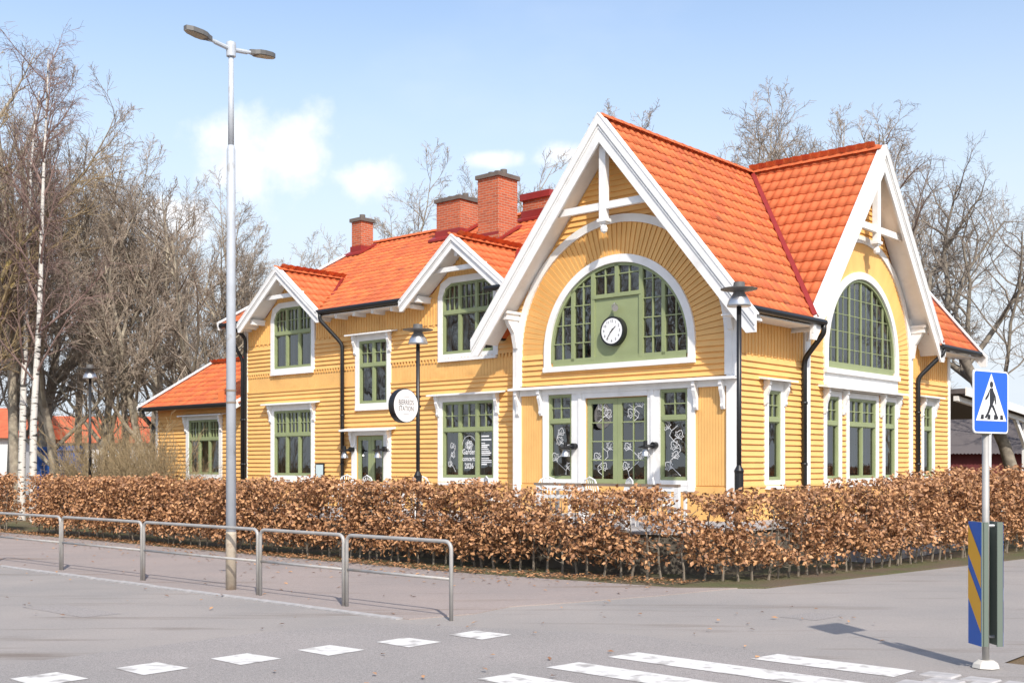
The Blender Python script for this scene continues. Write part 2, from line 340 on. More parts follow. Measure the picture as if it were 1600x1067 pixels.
# ------------------------------------------------------------------ station building
ST = empty('station_building', C0, ROT, 'yellow wooden station house with white trim, arched windows and orange tiled roofs', 'building')
def tri_wall(fr, outline, holes, w_out, w_in, name, mats, parent):
    bm = bmesh.new()
    def loop(pts):
        vs = [bm.verts.new(fr(u, v, w_out)) for u, v in pts]
        return [bm.edges.new((vs[i], vs[(i+1) % len(vs)])) for i in range(len(vs))]
    es = loop(outline)
    for h in holes: es += loop(h)
    bmesh.ops.triangle_fill(bm, use_beauty=True, use_dissolve=False, edges=es)
    for f in bm.faces: f.material_index = 0
    r = bmesh.ops.extrude_face_region(bm, geom=bm.faces[:])
    d = Vector(fr(0, 0, w_in))-Vector(fr(0, 0, w_out))
    nv = [e for e in r['geom'] if isinstance(e, bmesh.types.BMVert)]
    bmesh.ops.translate(bm, verts=nv, vec=d)
    for e in r['geom']:
        if isinstance(e, bmesh.types.BMFace): e.material_index = 1
    bmesh.ops.recalc_face_normals(bm, faces=bm.faces[:])
    me = bpy.data.meshes.new(name); bm.to_mesh(me); bm.free()
    for m in mats: me.materials.append(m)
    return link(name, me, parent)
def rect(u0, u1, v0, v1): return [(u0, v0), (u1, v0), (u1, v1), (u0, v1)]
def arch_poly(c, vc, r, vb, n=28): return [(c+r, vb)]+[(c+r*math.cos(math.pi*i/n), vc+r*math.sin(math.pi*i/n)) for i in range(n+1)]+[(c-r, vb)]
# scanline intervals of a polygon at height v
def scan(poly, v):
    xs = []
    for i in range(len(poly)):
        (x0, y0), (x1, y1) = poly[i], poly[(i+1) % len(poly)]
        if (y0 <= v < y1) or (y1 <= v < y0): xs.append(x0+(v-y0)/(y1-y0)*(x1-x0))
    xs.sort(); return list(zip(xs[::2], xs[1::2]))
def subtract(iv, cut):
    out = []
    for a, b in iv:
        cur = [(a, b)]
        for c, d in cut:
            nx = []
            for p, q in cur:
                if d <= p or c >= q: nx.append((p, q)); continue
                if c > p: nx.append((p, c))
                if d < q: nx.append((d, q))
            cur = nx
        out += cur
    return out
BOARDS = []   # (size, builder) of siding boards; the 290 largest become objects
def siding(fr, outline, cuts, v0, v1, parent, pitch=.13):
    """lap boards from v0 to v1 inside outline minus cut polygons"""
    n = max(1, round((v1-v0)/pitch)); h = (v1-v0)/n
    for i in range(n):
        a, b = v0+i*h, v0+(i+1)*h
        def ivs(v):
            cs = []
            for c in cuts: cs += scan(c, v)
            return [q for q in subtract(scan(outline, v), cs) if q[1]-q[0] > .03]
        lo, mid, hi = ivs(a+.01), ivs((a+b)/2), ivs(b-.01)
        for k, (p, q) in enumerate(mid):
            pl, ql, ph, qh = p, q, p, q
            if len(lo) == len(mid) == len(hi): pl, ql = lo[k]; ph, qh = hi[k]
            BOARDS.append((q-p, fr, (pl, ql, ph, qh, a, b), parent))
def board_mesh(mb, fr, g):
    pl, ql, ph, qh, a, b = g
    vs = [fr(pl, a, .0), fr(ql, a, .0), fr(qh, b+.01, .0), fr(ph, b+.01, .0), fr(pl, a, .052), fr(ql, a, .052), fr(qh, b+.004, .008), fr(ph, b+.004, .008)]
    mb.add(vs, [(4,5,6,7),(0,1,5,4),(1,2,6,5),(3,0,4,7),(2,3,7,6)])
def vboards(fr, u0, u1, v0, v1, pitch, name, parent, m=M_yelflat, zig=0.0, w0=.0, w1=.03, batten=True):
    mb = MB(); n = max(1, round((u1-u0)/pitch)); h = (u1-u0)/n
    for i in range(n):
        p = u0+i*h; z = v0-(zig if i % 2 else 0)
        if batten:
            mb.box(p, p+h, v0, v1, w0, w0+.012, fr); mb.box(p+h*.5-.022, p+h*.5+.022, z, v1, w0+.012, w1, fr)
        else: mb.box(p+.004, p+h-.004, z, v1, w0, w1, fr)
    return tag(mb.build(name, m, parent), kind='stuff')
def box_part(name, fr, u0, u1, v0, v1, w0, w1, m, parent):
    mb = MB(); mb.box(u0, u1, v0, v1, w0, w1, fr); return mb.build(name, m, parent)

# window builder -----------------------------------------------------------
def bracket(fr, u, v, parent, h=.55, d=.16, wd=.09):
    prof = [(0, v), (d, v), (d, v-.10), (d-.03, v-.13), (d-.02, v-.2), (d*.5, v-h*.62), (d*.42, v-h*.8), (d*.5, v-h*.9), (d*.3, v-h), (0, v-h)]
    mb = MB(); mb.prism([fr(u-wd/2, z, .03+w) for w, z in prof], Vector(fr(u+wd/2, 0, 0))-Vector(fr(u-wd/2, 0, 0))); return mb.build('bracket', M_white, parent)
def window(fr, u0, u1, v0, v1, cols, vt, nu=2, nv=2, hood=None, casing=.165, chamfer=0, sill=True, parent=ST, sillw=.1, lower=None, inner=True, splits=None):
    mb = MB(); cs = casing; top = v1+cs*.9
    if chamfer:
        for (a, b) in ((u0-cs, u0-.002), (u1+.002, u1+cs)): mb.box(a, b, v0-.12, v1-chamfer, 0, .055, fr)
        pts_o = [(u0-cs, v1-chamfer), (u0-cs*.35+.0, v1+.02), (u0+chamfer*.75, v1+cs), (u1-chamfer*.75, v1+cs), (u1+cs*.35, v1+.02), (u1+cs, v1-chamfer)]
        pts_i = [(u0, v1-chamfer), (u0+chamfer*.28, v1-chamfer*.38), (u0+chamfer*.95, v1), (u1-chamfer*.95, v1), (u1-chamfer*.28, v1-chamfer*.38), (u1, v1-chamfer)]
        for i in range(5):
            q = [fr(*pts_o[i], 0), fr(*pts_o[i+1], 0), fr(*pts_i[i+1], 0), fr(*pts_i[i], 0)]
            mb.prism(q, Vector(fr(0, 0, .055))-Vector(fr(0, 0, 0)))
    else:
        mb.box(u0-cs, u0-.002, v0-.12, top, 0, .055, fr); mb.box(u1+.002, u1+cs, v0-.12, top, 0, .055, fr); mb.box(u0-.002, u1+.002, v1+.002, top, 0, .055, fr)
    mb.box(u0-.002, u1+.002, v0-.12, v0-.002, 0, .05, fr)
    win = mb.build('window', M_white, parent)
    if sill: box_part('sill', fr, u0-cs+.04, u1+cs-.04, v0-.2, v0-.122, .0, sillw, M_white, win)
    f = MB(); t = .048
    W0, W1 = -.09, .03
    edges = splits or [u0+(u1-u0)*i/cols for i in range(cols+1)]
    f.box(u0, u0+t, v0, v1-(chamfer if chamfer else 0), W0, W1, fr); f.box(u1-t, u1, v0, v1-(chamfer if chamfer else 0), W0, W1, fr)
    f.box(u0+t, u1-t, v0, v0+t, W0, W1, fr)
    if chamfer:
        for i in range(5):
            a, b = pts_i[i], pts_i[i+1]; ctr = Vector(((u0+u1)/2, v1-chamfer-.2)); ia = Vector(a)+(ctr-Vector(a)).normalized()*t*1.2; ib = Vector(b)+(ctr-Vector(b)).normalized()*t*1.2
            f.prism([fr(*a, W0), fr(*b, W0), fr(*ib, W0), fr(*ia, W0)], Vector(fr(0, 0, W1))-Vector(fr(0, 0, W0)))
    else: f.box(u0+t, u1-t, v1-t, v1, W0, W1, fr)
    for e in edges[1:-1]: f.box(e-.036, e+.036, v0+t, v1-t, W0, W1-.004, fr)
    if vt: f.box(u0+t, u1-t, vt-.045, vt+.045, W0, W1+.012, fr)
    frame = f.build('frame', M_green, win)
    zones = [(v0+t, (vt-.045) if vt else v1-t, lower)]
    if vt: zones.append((vt+.045, v1-t, (nu, nv)))
    bars = MB()
    for ci in range(cols):
        a = edges[ci]+(t if ci == 0 else .036); b = edges[ci+1]-(t if ci == cols-1 else .036)
        for (za, zb, gr) in zones:
            s = .026   # sash
            for q in ((a, a+s, za, zb), (b-s, b, za, zb), (a+s, b-s, za, za+s), (a+s, b-s, zb-s, zb)): bars.box(*q, -.06, .012, fr)
            zt = zb
            if chamfer and zb > v1-chamfer: zt = zb
            if gr:
                nx, ny = gr
                for i in range(1, nx): x = a+(b-a)*i/nx; bars.box(x-.011, x+.011, za+s, zb-s, -.05, .004, fr)
                for j in range(1, ny): z = za+(zb-za)*j/ny; bars.box(a+s, b-s, z-.011, z+.011, -.05, .006, fr)
            p = MB()
            if chamfer and zb > v1-chamfer and ci in (0, cols-1):
                ca = chamfer*.9
                poly = [(a, za), (b, za), (b, zb), (a+ca, zb), (a, zb-ca)] if ci == 0 else [(a, za), (b, za), (b, zb-ca), (b-ca, zb), (a, zb)]
                p.add([fr(u, v, -.03) for u, v in poly], [tuple(range(5))])
            else: p.add([fr(a, za, -.03), fr(b, za, -.03), fr(b, zb, -.03), fr(a, zb, -.03)], [(0,1,2,3)])
            p.build('pane', M_glass, win)
    bars.build('glazing_bars', M_green, win)
    if inner:
        q = MB()
        for ci in range(cols):
            a = edges[ci]; b = edges[ci+1]
            q.box(a, a+.085, v0+.02, v1-max(chamfer, .02), -.24, -.20, fr); q.box(b-.075, b, v0+.02, v1-max(chamfer, .02), -.24, -.20, fr)
        q.box(u0, u1, v0+.0, v0+.08, -.24, -.20, fr)
        if vt: q.box(u0, u1, vt-.04, vt+.04, -.235, -.205, fr)
        q.build('inner_frame', M_white, win)
    if hood is not None:
        hu = .24; hb = MB()
        z = hood; d = .26
        hb.prism([fr(u0-cs-hu, z, .0), fr(u0-cs-hu, z+.04, .0), fr(u0-cs-hu, z-.035+.04, d), fr(u0-cs-hu, z-.035, d)], Vector(fr(u1+cs+hu, 0, 0))-Vector(fr(u0-cs-hu, 0, 0)))
        hb.box(u0-cs, u1+cs, top+.001, z-.002, 0, .07, fr)
        hb.build('hood', M_white, win)
        bracket(fr, u0-cs+.02, z-.02, win); bracket(fr, u1+cs-.02, z-.02, win)
    return win
def ribbon(mb, fr, pts, wd, w):
    pts = [Vector(p) for p in pts]
    o = len(mb.v)
    for i, p in enumerate(pts):
        d = pts[min(i+1, len(pts)-1)]-pts[max(i-1, 0)]; n = Vector((-d.y, d.x)).normalized()*wd/2
        mb.v.append(fr(*(p+n), w)); mb.v.append(fr(*(p-n), w))
    for i in range(len(pts)-1): a = o+2*i; mb.f.append((a, a+1, a+3, a+2)); mb.mi.append(0)
LEAF = [(0, 0), (.22, .12), (.5, .10), (.42, .32), (.62, .52), (.34, .58), (.28, .78), (.0, 1.0), (-.28, .78), (-.34, .58), (-.62, .52), (-.42, .32), (-.5, .10), (-.22, .12), (0, 0)]
def leaf_drawing(mb, fr, x, y, s, ang, w):
    c, sn = math.cos(ang), math.sin(ang)
    tr = lambda p: (x+(p[0]*c-p[1]*sn)*s, y+(p[0]*sn+p[1]*c)*s)
    ribbon(mb, fr, [tr(p) for p in LEAF], .014, w)
    ribbon(mb, fr, [tr((0, 0)), tr((0, .7))], .009, w)
    for sx in (-1, 1): ribbon(mb, fr, [tr((0, .15)), tr((sx*.38, .45))], .008, w)
def vine(fr, u0, u1, v0, v1, n, seed, parent, w=-.022):
    rd = random.Random(seed); mb = MB(); u = (u0+u1)/2; L = []
    st = [(u0+(u1-u0)*(.5+.28*math.sin(i*1.1+seed)), v0+(v1-v0)*i/(2*n)) for i in range(2*n+1)]
    ribbon(mb, fr, st, .012, w)
    for i in range(n):
        p = st[2*i+1]; sg = 1 if (i+seed) % 2 else -1
        s = rd.uniform(.17, .23); x = min(max(p[0]+sg*(u1-u0)*.2, u0+.1), u1-.1)
        ribbon(mb, fr, [p, ((p[0]+x)/2, p[1]+.05), (x, p[1]+.06)], .01, w)
        leaf_drawing(mb, fr, x, p[1]+.05, min(s, (u1-u0)*.36), -sg*rd.uniform(.3, .9), w)
    mb.build('vine_drawing', M_paintwhite, parent)
M_paintwhite = mat('window_chalk', (0.8, 0.8, 0.8), .8)

# ---- walls ---------------------------------------------------------------
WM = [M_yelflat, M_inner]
HV0, EV = .75, 5.35
gable = lambda c, half, v0, vs, vp: [(c-half, v0), (c+half, v0), (c+half, vs), (c, vp), (c-half, vs)]
AC = -3.1; VC = 4.66; RW = 1.95
outA = gable(AC, 3.1, HV0, 5.75, 9.50)
archA = arch_poly(AC, VC, RW, 4.42)
holesA = [archA, rect(-5.106, -4.397, 1.65, 3.65), rect(-1.893, -1.175, 1.65, 3.65), rect(-3.995, -2.236, HV0+.1, 3.53)]
hallA = tri_wall(FA, outA, holesA, -.004, -.26, 'hall_front_wall', WM, ST)
BC = 6.08; B1 = 11.85
outB = [(0.26, HV0), (B1, HV0), (B1, 5.6), (BC+3.1, 5.6), (BC, 9.45), (BC-3.1, 5.6), (0.26, 5.6)]
archB = arch_poly(BC, VC, RW, 4.40)
wB = [(1.30, 1.86), (4.10, 4.74), (5.30, 6.86), (7.40, 8.04), (9.95, 10.55)]
holesB = [archB]+[rect(a, b, 1.65, 3.62) for a, b in wB]
hallB = tri_wall(FB, outB, holesB, -.004, -.26, 'hall_side_wall', WM, ST)
wingH = {'W1': (-16.361, -14.546, 1.66, 3.63), 'W2': (-16.361, -14.546, 4.92, 6.76), 'W3': (-12.376, -11.213, 3.72, 5.49), 'W4': (-9.02, -7.19, 4.90, 6.76), 'W5': (-9.02, -7.18, 1.65, 3.64), 'D': (-12.52, -11.345, HV0+.1, 2.81)}
def dorm_out(c): return [(c+1.35, 6.55), (c, 7.72), (c-1.35, 6.55)]
wing_out = [(-17.86, HV0), (-6.2, HV0), (-6.2, 6.55)]+dorm_out(-8.1)+dorm_out(-15.46)+[(-17.86, 6.55)]
wingA = tri_wall(FW, wing_out, [rect(*wingH[k]) for k in wingH], -.004, -.26, 'wing_front_wall', WM, ST)
# remaining outer walls (rear and ends)
ow = MB(); ow.box(-6.2, -.26, B1-.25, B1, HV0, 5.6); ow.box(-17.86, -6.2, 11.2, 11.5, HV0, 6.3)
ow.add([(-6.2, B1, 5.6), (0, B1, 5.6), (-3.1, B1, 9.4)], [(0, 1, 2)])
ow.box(-17.86, -17.6, .56, 11.2, HV0, 6.4); ow.add([(-17.86, .3, 6.4), (-17.86, 11.5, 6.4), (-17.86, 5.9, 9.6)], [(0, 1, 2)])
ow.build('rear_walls', M_yelflat, ST)
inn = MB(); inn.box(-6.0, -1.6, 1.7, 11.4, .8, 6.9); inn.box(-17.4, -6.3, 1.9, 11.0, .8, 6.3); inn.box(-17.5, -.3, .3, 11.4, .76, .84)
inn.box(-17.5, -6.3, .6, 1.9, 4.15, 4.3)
inn.build('dark_room_lining', M_inner, ST)  # dark boxes and floors added behind the windows so the rooms look unlit
# siding
ringA = arch_poly(AC, VC, 3.03, 3.85, 32)
sidA_up = [(-6.0, 3.9), (-.2, 3.9), (-.2, 5.75), (AC, 9.5), (-6.0, 5.75)]
siding(FA, [(AC-2.86, 3.9), (AC+2.86, 3.9), (AC+2.86, VC), (AC-2.86, VC)], [arch_poly(AC, VC, 2.13, 4.30)], 3.9, VC, hallA)
siding(FA, gable(AC, 2.95, 3.9, 5.85, 9.42), [ringA], 4.9, 9.4, hallA)
cutsB = [rect(a-.16, b+.16, 1.4, 3.78) for a, b in wB]
siding(FB, rect(.16, 2.98, 1.54, 4.34), cutsB, 1.54, 4.34, hallB)
siding(FB, rect(9.18, B1-.12, 1.54, 4.34), cutsB, 1.54, 4.34, hallB)
siding(FB, rect(3.22, 8.94, 1.54, VC), cutsB+[rect(BC-2.13, BC+2.13, 3.7, 9)], 1.54, VC, hallB)
siding(FB, gable(BC, 2.85, 3.9, 5.75, 9.40), [arch_poly(BC, VC, 3.03, 3.85, 32)], 4.9, 9.35, hallB)
cw = [rect(wingH[k][0]-.16, wingH[k][1]+.16, wingH[k][2]-.2, wingH[k][3]+.14) for k in wingH]
siding(FW, rect(-17.74, -6.2, 1.54, 4.24), cw, 1.54, 4.24, wingA)
siding(FW, rect(-17.74, -6.2, 4.80, 5.66), cw, 4.80, 5.66, wingA)
BOARDS.sort(key=lambda t: -t[0])
for i, (s, fr, gm, par) in enumerate(BOARDS[:285]):
    mb = MB(); board_mesh(mb, fr, gm); mb.build('siding_board', M_yel, par)
rest = {}
for (s, fr, gm, par) in BOARDS[285:]:
    if par not in rest: rest[par] = MB()
    board_mesh(rest[par], fr, gm)
for par, mb in rest.items(): tag(mb.build('short_siding_boards', M_yelflat, par), kind='stuff')
# radial boards of the two arches
def radial(fr, c, r1, r2, n, parent):
    for i in range(n):
        t0 = math.pi*(i+.04)/n; t1 = math.pi*(i+.96)/n
        mb = MB(); pts = [(c+r1*math.cos(t0), VC+r1*math.sin(t0)), (c+r2*math.cos(t0), VC+r2*math.sin(t0)), (c+r2*math.cos(t1), VC+r2*math.sin(t1)), (c+r1*math.cos(t1), VC+r1*math.sin(t1))]
        vs = [fr(u, v, 0) for u, v in pts]+[fr(pts[0][0], pts[0][1], .03), fr(pts[1][0], pts[1][1], .036), fr(pts[2][0], pts[2][1], .014), fr(pts[3][0], pts[3][1], .012)]
        mb.add(vs, [(4,5,6,7),(0,1,5,4),(1,2,6,5),(2,3,7,6),(3,0,4,7)]); mb.build('radial_board', M_yel, parent)
radial(FA, AC, 2.12, 2.87, 62, hallA); radial(FB, BC, 2.12, 2.87, 62, hallB)
def arc_band(fr, c, r1, r2, vb, w1, name, parent, n=40):
    mb = MB(); P = [(c+math.cos(math.pi*i/n), VC+math.sin(math.pi*i/n)) for i in range(n+1)]
    prev = None
    for i in range(n):
        q = []
        for k in (i, i+1):
            t = math.pi*k/n; q.append([(c+r*math.cos(t), VC+r*math.sin(t)) for r in (r1, r2)])
        mb.prism([fr(*q[0][0], 0), fr(*q[0][1], 0), fr(*q[1][1], 0), fr(*q[1][0], 0)], Vector(fr(0, 0, w1))-Vector(fr(0, 0, 0)))
    for sg in (1, -1):
        a, b = sorted((c+sg*r1, c+sg*r2)); mb.box(a, b, vb, VC, 0, w1, fr)
    return mb.build(name, M_white, parent)
arc_band(FA, AC, 2.86, 3.04, 3.9, .07, 'outer_arch_trim', hallA); arc_band(FB, BC, 2.86, 3.04, 1.4, .07, 'outer_arch_trim', hallB)
# arched windows
def arch_window(fr, c, vb, panel, parent):
    win = arc_band(fr, c, RW+.002, 2.13, vb-.1, .08, 'arched_window', parent)
    mb = MB(); mb.box(c-2.13, c+2.13, vb-.22, vb-.1, 0, .12, fr); mb.build('sill', M_white, win)
    f = MB(); n = 36; t = .07; r = RW
    for i in range(n):
        q = []
        for k in (i, i+1):
            th = math.pi*k/n; q.append([(c+rr*math.cos(th), VC+rr*math.sin(th)) for rr in (r-t, r)])
        f.prism([fr(*q[0][0], -.1), fr(*q[0][1], -.1), fr(*q[1][1], -.1), fr(*q[1][0], -.1)], Vector(fr(0, 0, .13))-Vector(fr(0, 0, 0)))
    f.box(c-r, c-r+t, vb, VC, -.1, .03, fr); f.box(c+r-t, c+r, vb, VC, -.1, .03, fr); f.box(c-r+t, c+r-t, vb-.1, vb+t, -.1, .03, fr)
    bars = MB(); pans = []
    top = lambda u: VC+math.sqrt(max(0.001, (r-.03)**2-(u-c)**2))
    if panel:
        xs = [-1.95, -1.02, -.62, .62, 1.02+.0, 1.95]
        for x in (-.68, .68): f.box(c+x-.05, c+x+.05, vb, top(c+x), -.1, .035, fr)
        for x in (-1.28, 1.28): f.box(c+x-.045, c+x+.045, vb, top(c+x), -.1, .03, fr)
        f.box(c-.68, c+.68, 5.83, 5.92, -.1, .045, fr); f.box(c-.05, c+.05, 5.92, top(c), -.1, .03, fr)
        pb = MB(); pb.box(c-.63, c+.63, vb, 5.83, -.06, .0, fr); pb.build('clock_panel', M_green, win)
        for x0, x1, vlo in ((-1.88, -1.325, vb), (-1.235, -.73, vb), (.73, 1.235, vb), (1.325, 1.88, vb), (-.63, -.05, 5.92), (.05, .63, 5.92)):
            x = (x0+x1)/2; bars.box(c+x-.014, c+x+.014, vlo, top(c+x), -.06, .005, fr)
            z = vlo
            while z < VC+r:
                z += .435
                hw = math.sqrt(max(0, (r-.05)**2-max(0, z-VC)**2))
                a, b = max(c+x0, c-hw), min(c+x1, c+hw)
                if b-a > .08: bars.box(a, b, z-.012, z+.012, -.06, .006, fr)
            e = [(c+x0, vlo), (c+x1, vlo)]; k = 6
            e += [(c+x1-(x1-x0)*i/k, top(c+x1-(x1-x0)*i/k)) for i in range(k+1)]
            p = MB(); p.add([fr(u, v, -.03) for u, v in e], [tuple(range(len(e)))]); p.build('pane', M_glass, win)
    else:
        n = 6; wd = 2*r/n
        for i in range(1, n): x = c-r+i*wd; f.box(x-.024, x+.024, vb, top(x), -.07, .0, fr)
        for i in range(n):
            x0, x1 = c-r+i*wd, c-r+(i+1)*wd; x = (x0+x1)/2
            bars.box(x-.008, x+.008, vb, top(x), -.045, -.02, fr)
            e = [(x0, vb), (x1, vb)]+[(x1-(x1-x0)*k/6, top(x1-(x1-x0)*k/6)) for k in range(7)]
            p = MB(); p.add([fr(u, v, -.03) for u, v in e], [tuple(range(len(e)))]); p.build('pane', M_glass, win)
        z = vb
        while z < VC+r-.2:
            z += .42; hw = math.sqrt(max(0, (r-.05)**2-max(0, z-VC)**2)); bars.box(c-hw, c+hw, z-.009, z+.009, -.045, -.018, fr)
    f.build('frame', M_green, win); bars.build('glazing_bars', M_green, win)
    return win
arch_window(FA, AC, 4.42, True, ST); arch_window(FB, BC, 4.40, False, ST)
cu = MB()
for (u0, u1) in ((AC-1.85, AC-1.72), (AC-1.22, AC-1.08), (AC+.74, AC+.88)): cu.box(u0, u1, 4.45, 5.9, -.3, -.28, FA)
M_gcurt = mat('green_curtain', (0.01, 0.16, 0.09), .8)
cu.build('curtain', M_gcurt, ST)
# lower hall front: corner boards, ledge, panels
for (u0, u1) in ((-6.24, -6.0), (-.2, .06)):
    box_part('corner_board', FA, u0, u1, .8, 5.4, 0, .06, M_white, ST)
box_part('corner_board', FB, -.055, .14, .8, 5.3, .0, .05, M_white, ST)
for u0, u1 in ((2.99, 3.2), (8.96, 9.17)): box_part('corner_board', FB, u0, u1, .8, 5.9, 0, .06, M_white, ST)
box_part('corner_board', FB, B1-.12, B1+.04, .8, 5.3, 0, .05, M_white, ST)
box_part('corner_board', FW, -17.9, -17.74, .8, 6.3, 0, .05, M_white, ST)
lg = MB(); lg.prism([FA(-6.26, 3.80, 0), FA(-6.26, 3.88, 0), FA(-6.26, 3.84, .24), FA(-6.26, 3.795, .24)], (6.34, 0, 0)); lg.box(-6.0, -.2, 3.66, 3.797, 0, .08, FA); lg.build('ledge', M_white, ST)
for u in (-6.06, -5.33, -.95, -.28): bracket(FA, u, 3.79, ST, h=.62, d=.17, wd=.08)
vboards(FA, -6.0, -5.29, 1.54, 3.66, .075, 'tongue_and_groove_panel', ST, batten=False, w1=.012); vboards(FA, -.99, -.2, 1.54, 3.66, .075, 'tongue_and_groove_panel', ST, batten=False, w1=.012)
pw = MB()
for q in ((-5.29, -5.11), (-4.39, -4.0), (-2.23, -1.9), (-1.17, -.99)): pw.box(q[0], q[1], 1.4, 3.66, 0, .05, FA)
for q in ((-5.106, -4.397), (-1.893, -1.175)): pw.box(q[0], q[1], 1.4, 1.645, 0, .045, FA)
pw.box(-4.0, -2.23, 3.54, 3.66, 0, .06, FA); pw.box(-4.18, -4.1, 1.4, 3.66, .05, .075, FA); pw.box(-2.13, -2.05, 1.4, 3.66, .05, .075, FA)
pw.build('door_surround', M_white, ST)
box_part('plinth', FA, -6.2, .03, .7, 1.5, -.02, .03, M_yelflat, ST); box_part('plinth', FB, -.02, B1, .7, 1.5, -.02, .028, M_yelflat, ST); box_part('plinth', FW, -17.88, -6.2, .7, 1.5, -.02, .028, M_yelflat, ST)
box_part('base_moulding', FB, .14, B1-.12, 1.5, 1.545, 0, .06, M_yelflat, ST); box_part('base_moulding', FW, -17.74, -12.75, 1.5, 1.545, 0, .06, M_yelflat, ST); box_part('base_moulding', FW, -11.1, -6.2, 1.5, 1.545, 0, .06, M_yelflat, ST)
w = window(FA, -5.106, -4.397, 1.65, 3.65, 1, 3.02, 2, 2, None, casing=.0001, sill=False); vine(FA, -5.02, -4.48, 1.75, 2.75, 5, 1, w)
w = window(FA, -1.893, -1.175, 1.65, 3.65, 1, 3.02, 2, 2, None, casing=.0001, sill=False); vine(FA, -1.81, -1.26, 1.75, 2.85, 5, 2, w)
# hall door
def glazed_leaf(fr, u0, u1, v0, v1, vg, cols, rows, name, parent, diag=True, mirror=False):
    mb = MB(); s = .12; W0, W1 = -.1, -.03
    for q in ((u0, u0+s, v0, v1), (u1-s, u1, v0, v1), (u0+s, u1-s, v1-s, v1), (u0+s, u1-s, vg-.1, vg), (u0+s, u1-s, v0, v0+.16)): mb.box(*q, W0, W1, fr)
    mb.box(u0+s, u1-s, v0+.16, vg-.1, W0+.02, W1-.025, fr)
    leaf = mb.build(name, M_green, parent)
    b = MB()
    for i in range(1, cols): x = u0+s+(u1-u0-2*s)*i/cols; b.box(x-.013, x+.013, vg, v1-s, -.085, -.045, fr)
    for j in range(1, rows): z = vg+(v1-s-vg)*j/rows; b.box(u0+s, u1-s, z-.013, z+.013, -.085, -.044, fr)
    if cols*rows > 1: b.build('glazing_bars', M_green, leaf)
    p = MB(); p.add([fr(u0+s, vg, -.065), fr(u1-s, vg, -.065), fr(u1-s, v1-s, -.065), fr(u0+s, v1-s, -.065)], [(0,1,2,3)]); p.build('pane', M_glass, leaf)
    if diag:
        d = MB(); k = 9; hh = vg-.1-v0-.16; ww = u1-u0-2*s
        for i in range(-8, 9):
            c = u0+s+ww/2+i*.13; pts = []
            for t in (0, 1):
                z = v0+.17+(hh-.02)*t; x = c+(hh*(t-.5))*(1 if mirror else -1)*.9; pts.append((x, z))
            (xa, za), (xb, zb) = pts
            def clip(xa, za, xb, zb):
                lo, hi = u0+s+.02, u1-s-.02
                if max(xa, xb) < lo or min(xa, xb) > hi: return None
                def at(x): return za+(zb-za)*(x-xa)/(xb-xa)
                P, Q = (xa, za), (xb, zb)
                if P[0] < lo: P = (lo, at(lo))
                if P[0] > hi: P = (hi, at(hi))
                if Q[0] < lo: Q = (lo, at(lo))
                if Q[0] > hi: Q = (hi, at(hi))
                return P, Q
            cl = clip(xa, za, xb, zb)
            if cl: ribbon(d, fr, cl, .10, -.05)
        d.build('diagonal_panel', M_green, leaf)
    return leaf
dr = empty('door', (0, 0, 0)); dr.parent = ST; dr.location = (AC, -.06, .85)
def sub_to(o, e):   # keep world place while parenting under an empty with only a location
    o.location = Vector(o.location)-e.location
for (a, b, mir, sd_) in ((-3.985, -3.118, False, 3), (-3.113, -2.246, True, 4)):
    lf = glazed_leaf(FA, a, b, .86, 3.52, 1.66, 2, 4, 'door_leaf', dr, mirror=mir); sub_to(lf, dr); lf['label'] = 'green glazed door leaf with white vine drawings'
    vine(FA, a+.14, b-.14, 1.72, 2.4, 3, sd_, lf, -.058); vine(FA, a+.14, b-.14, 2.95, 3.36, 2, sd_+2, lf, -.058)
# side hall windows
for i, (a, b) in enumerate(wB):
    if i in (0, 4): window(FB, a, b, 1.65, 3.62, 1, 2.98, 2, 2, 3.86, casing=.17)
    else: window(FB, a, b, 1.65, 3.62, 2 if i == 2 else 1, 2.98, 2, 2, None, casing=.15)
hb = MB(); hb.prism([FB(3.68, 3.83, 0), FB(3.68, 3.88, 0), FB(3.68, 3.85, .27), FB(3.68, 3.80, .27)], (0, 4.78, 0)); hb.box(3.94, 8.2, 3.77, 3.83, 0, .07, FB); hb.build('triple_hood', M_white, ST)
for u in (3.98, 4.98, 7.16, 8.16): bracket(FB, u, 3.8, ST, h=.6)
box_part('white_panel', FB, 3.95, 8.21, 3.89, 4.20, 0, .045, M_white, ST)
vboards(FB, .15, 2.98, 4.36, 5.35, .14, 'frieze_boards', ST, zig=.03); vboards(FB, 9.18, B1-.12, 4.36, 5.35, .14, 'frieze_boards', ST, zig=.03)
# wing trim and windows
for a, b in ((-17.74, -12.54), (-11.05, -6.2)): vboards(FW, a, b, 4.26, 4.74, .11, 'band_boards', ST, batten=False, w1=.02)
bz = MB(); bz.box(-17.74, -12.54, 4.215, 4.262, 0, .055, FW); bz.box(-11.05, -6.2, 4.215, 4.262, 0, .055, FW)
bz.build('band_moulding', M_yelflat, ST)
dn = MB()
for i in range(96):
  if not -12.62 < -17.7+i*.12 < -11.06: dn.box(-17.7+i*.12, -17.7+i*.12+.06, 4.70, 4.80, .02, .05, FW)
tag(dn.build('band_dentils', M_yelflat, ST), kind='stuff')
fz = [(-17.74, -16.55), (-14.36, -12.0-.9+.4), (-12.5, -9.2), (-7.0, -6.2)]
for a, b in ((-17.74, -16.55), (-14.36, -9.2), (-7.0, -6.2)): vboards(FW, a, b, 5.72, 6.42, .11, 'frieze_boards', ST, zig=.05)
for c in (-15.46, -8.1): 
    dz = MB()
    for i in range(-9, 9):
        u = c+i*.11; h = 7.66-abs(i+.5)*.11*.85
        if h > 6.94: dz.box(u+.005, u+.105, 6.92, h, 0, .03, FW)
    dz.build('dormer_boards', M_yelflat, ST)
window(FW, *wingH['W1'], 3, 2.90, 3, 2, 3.84)
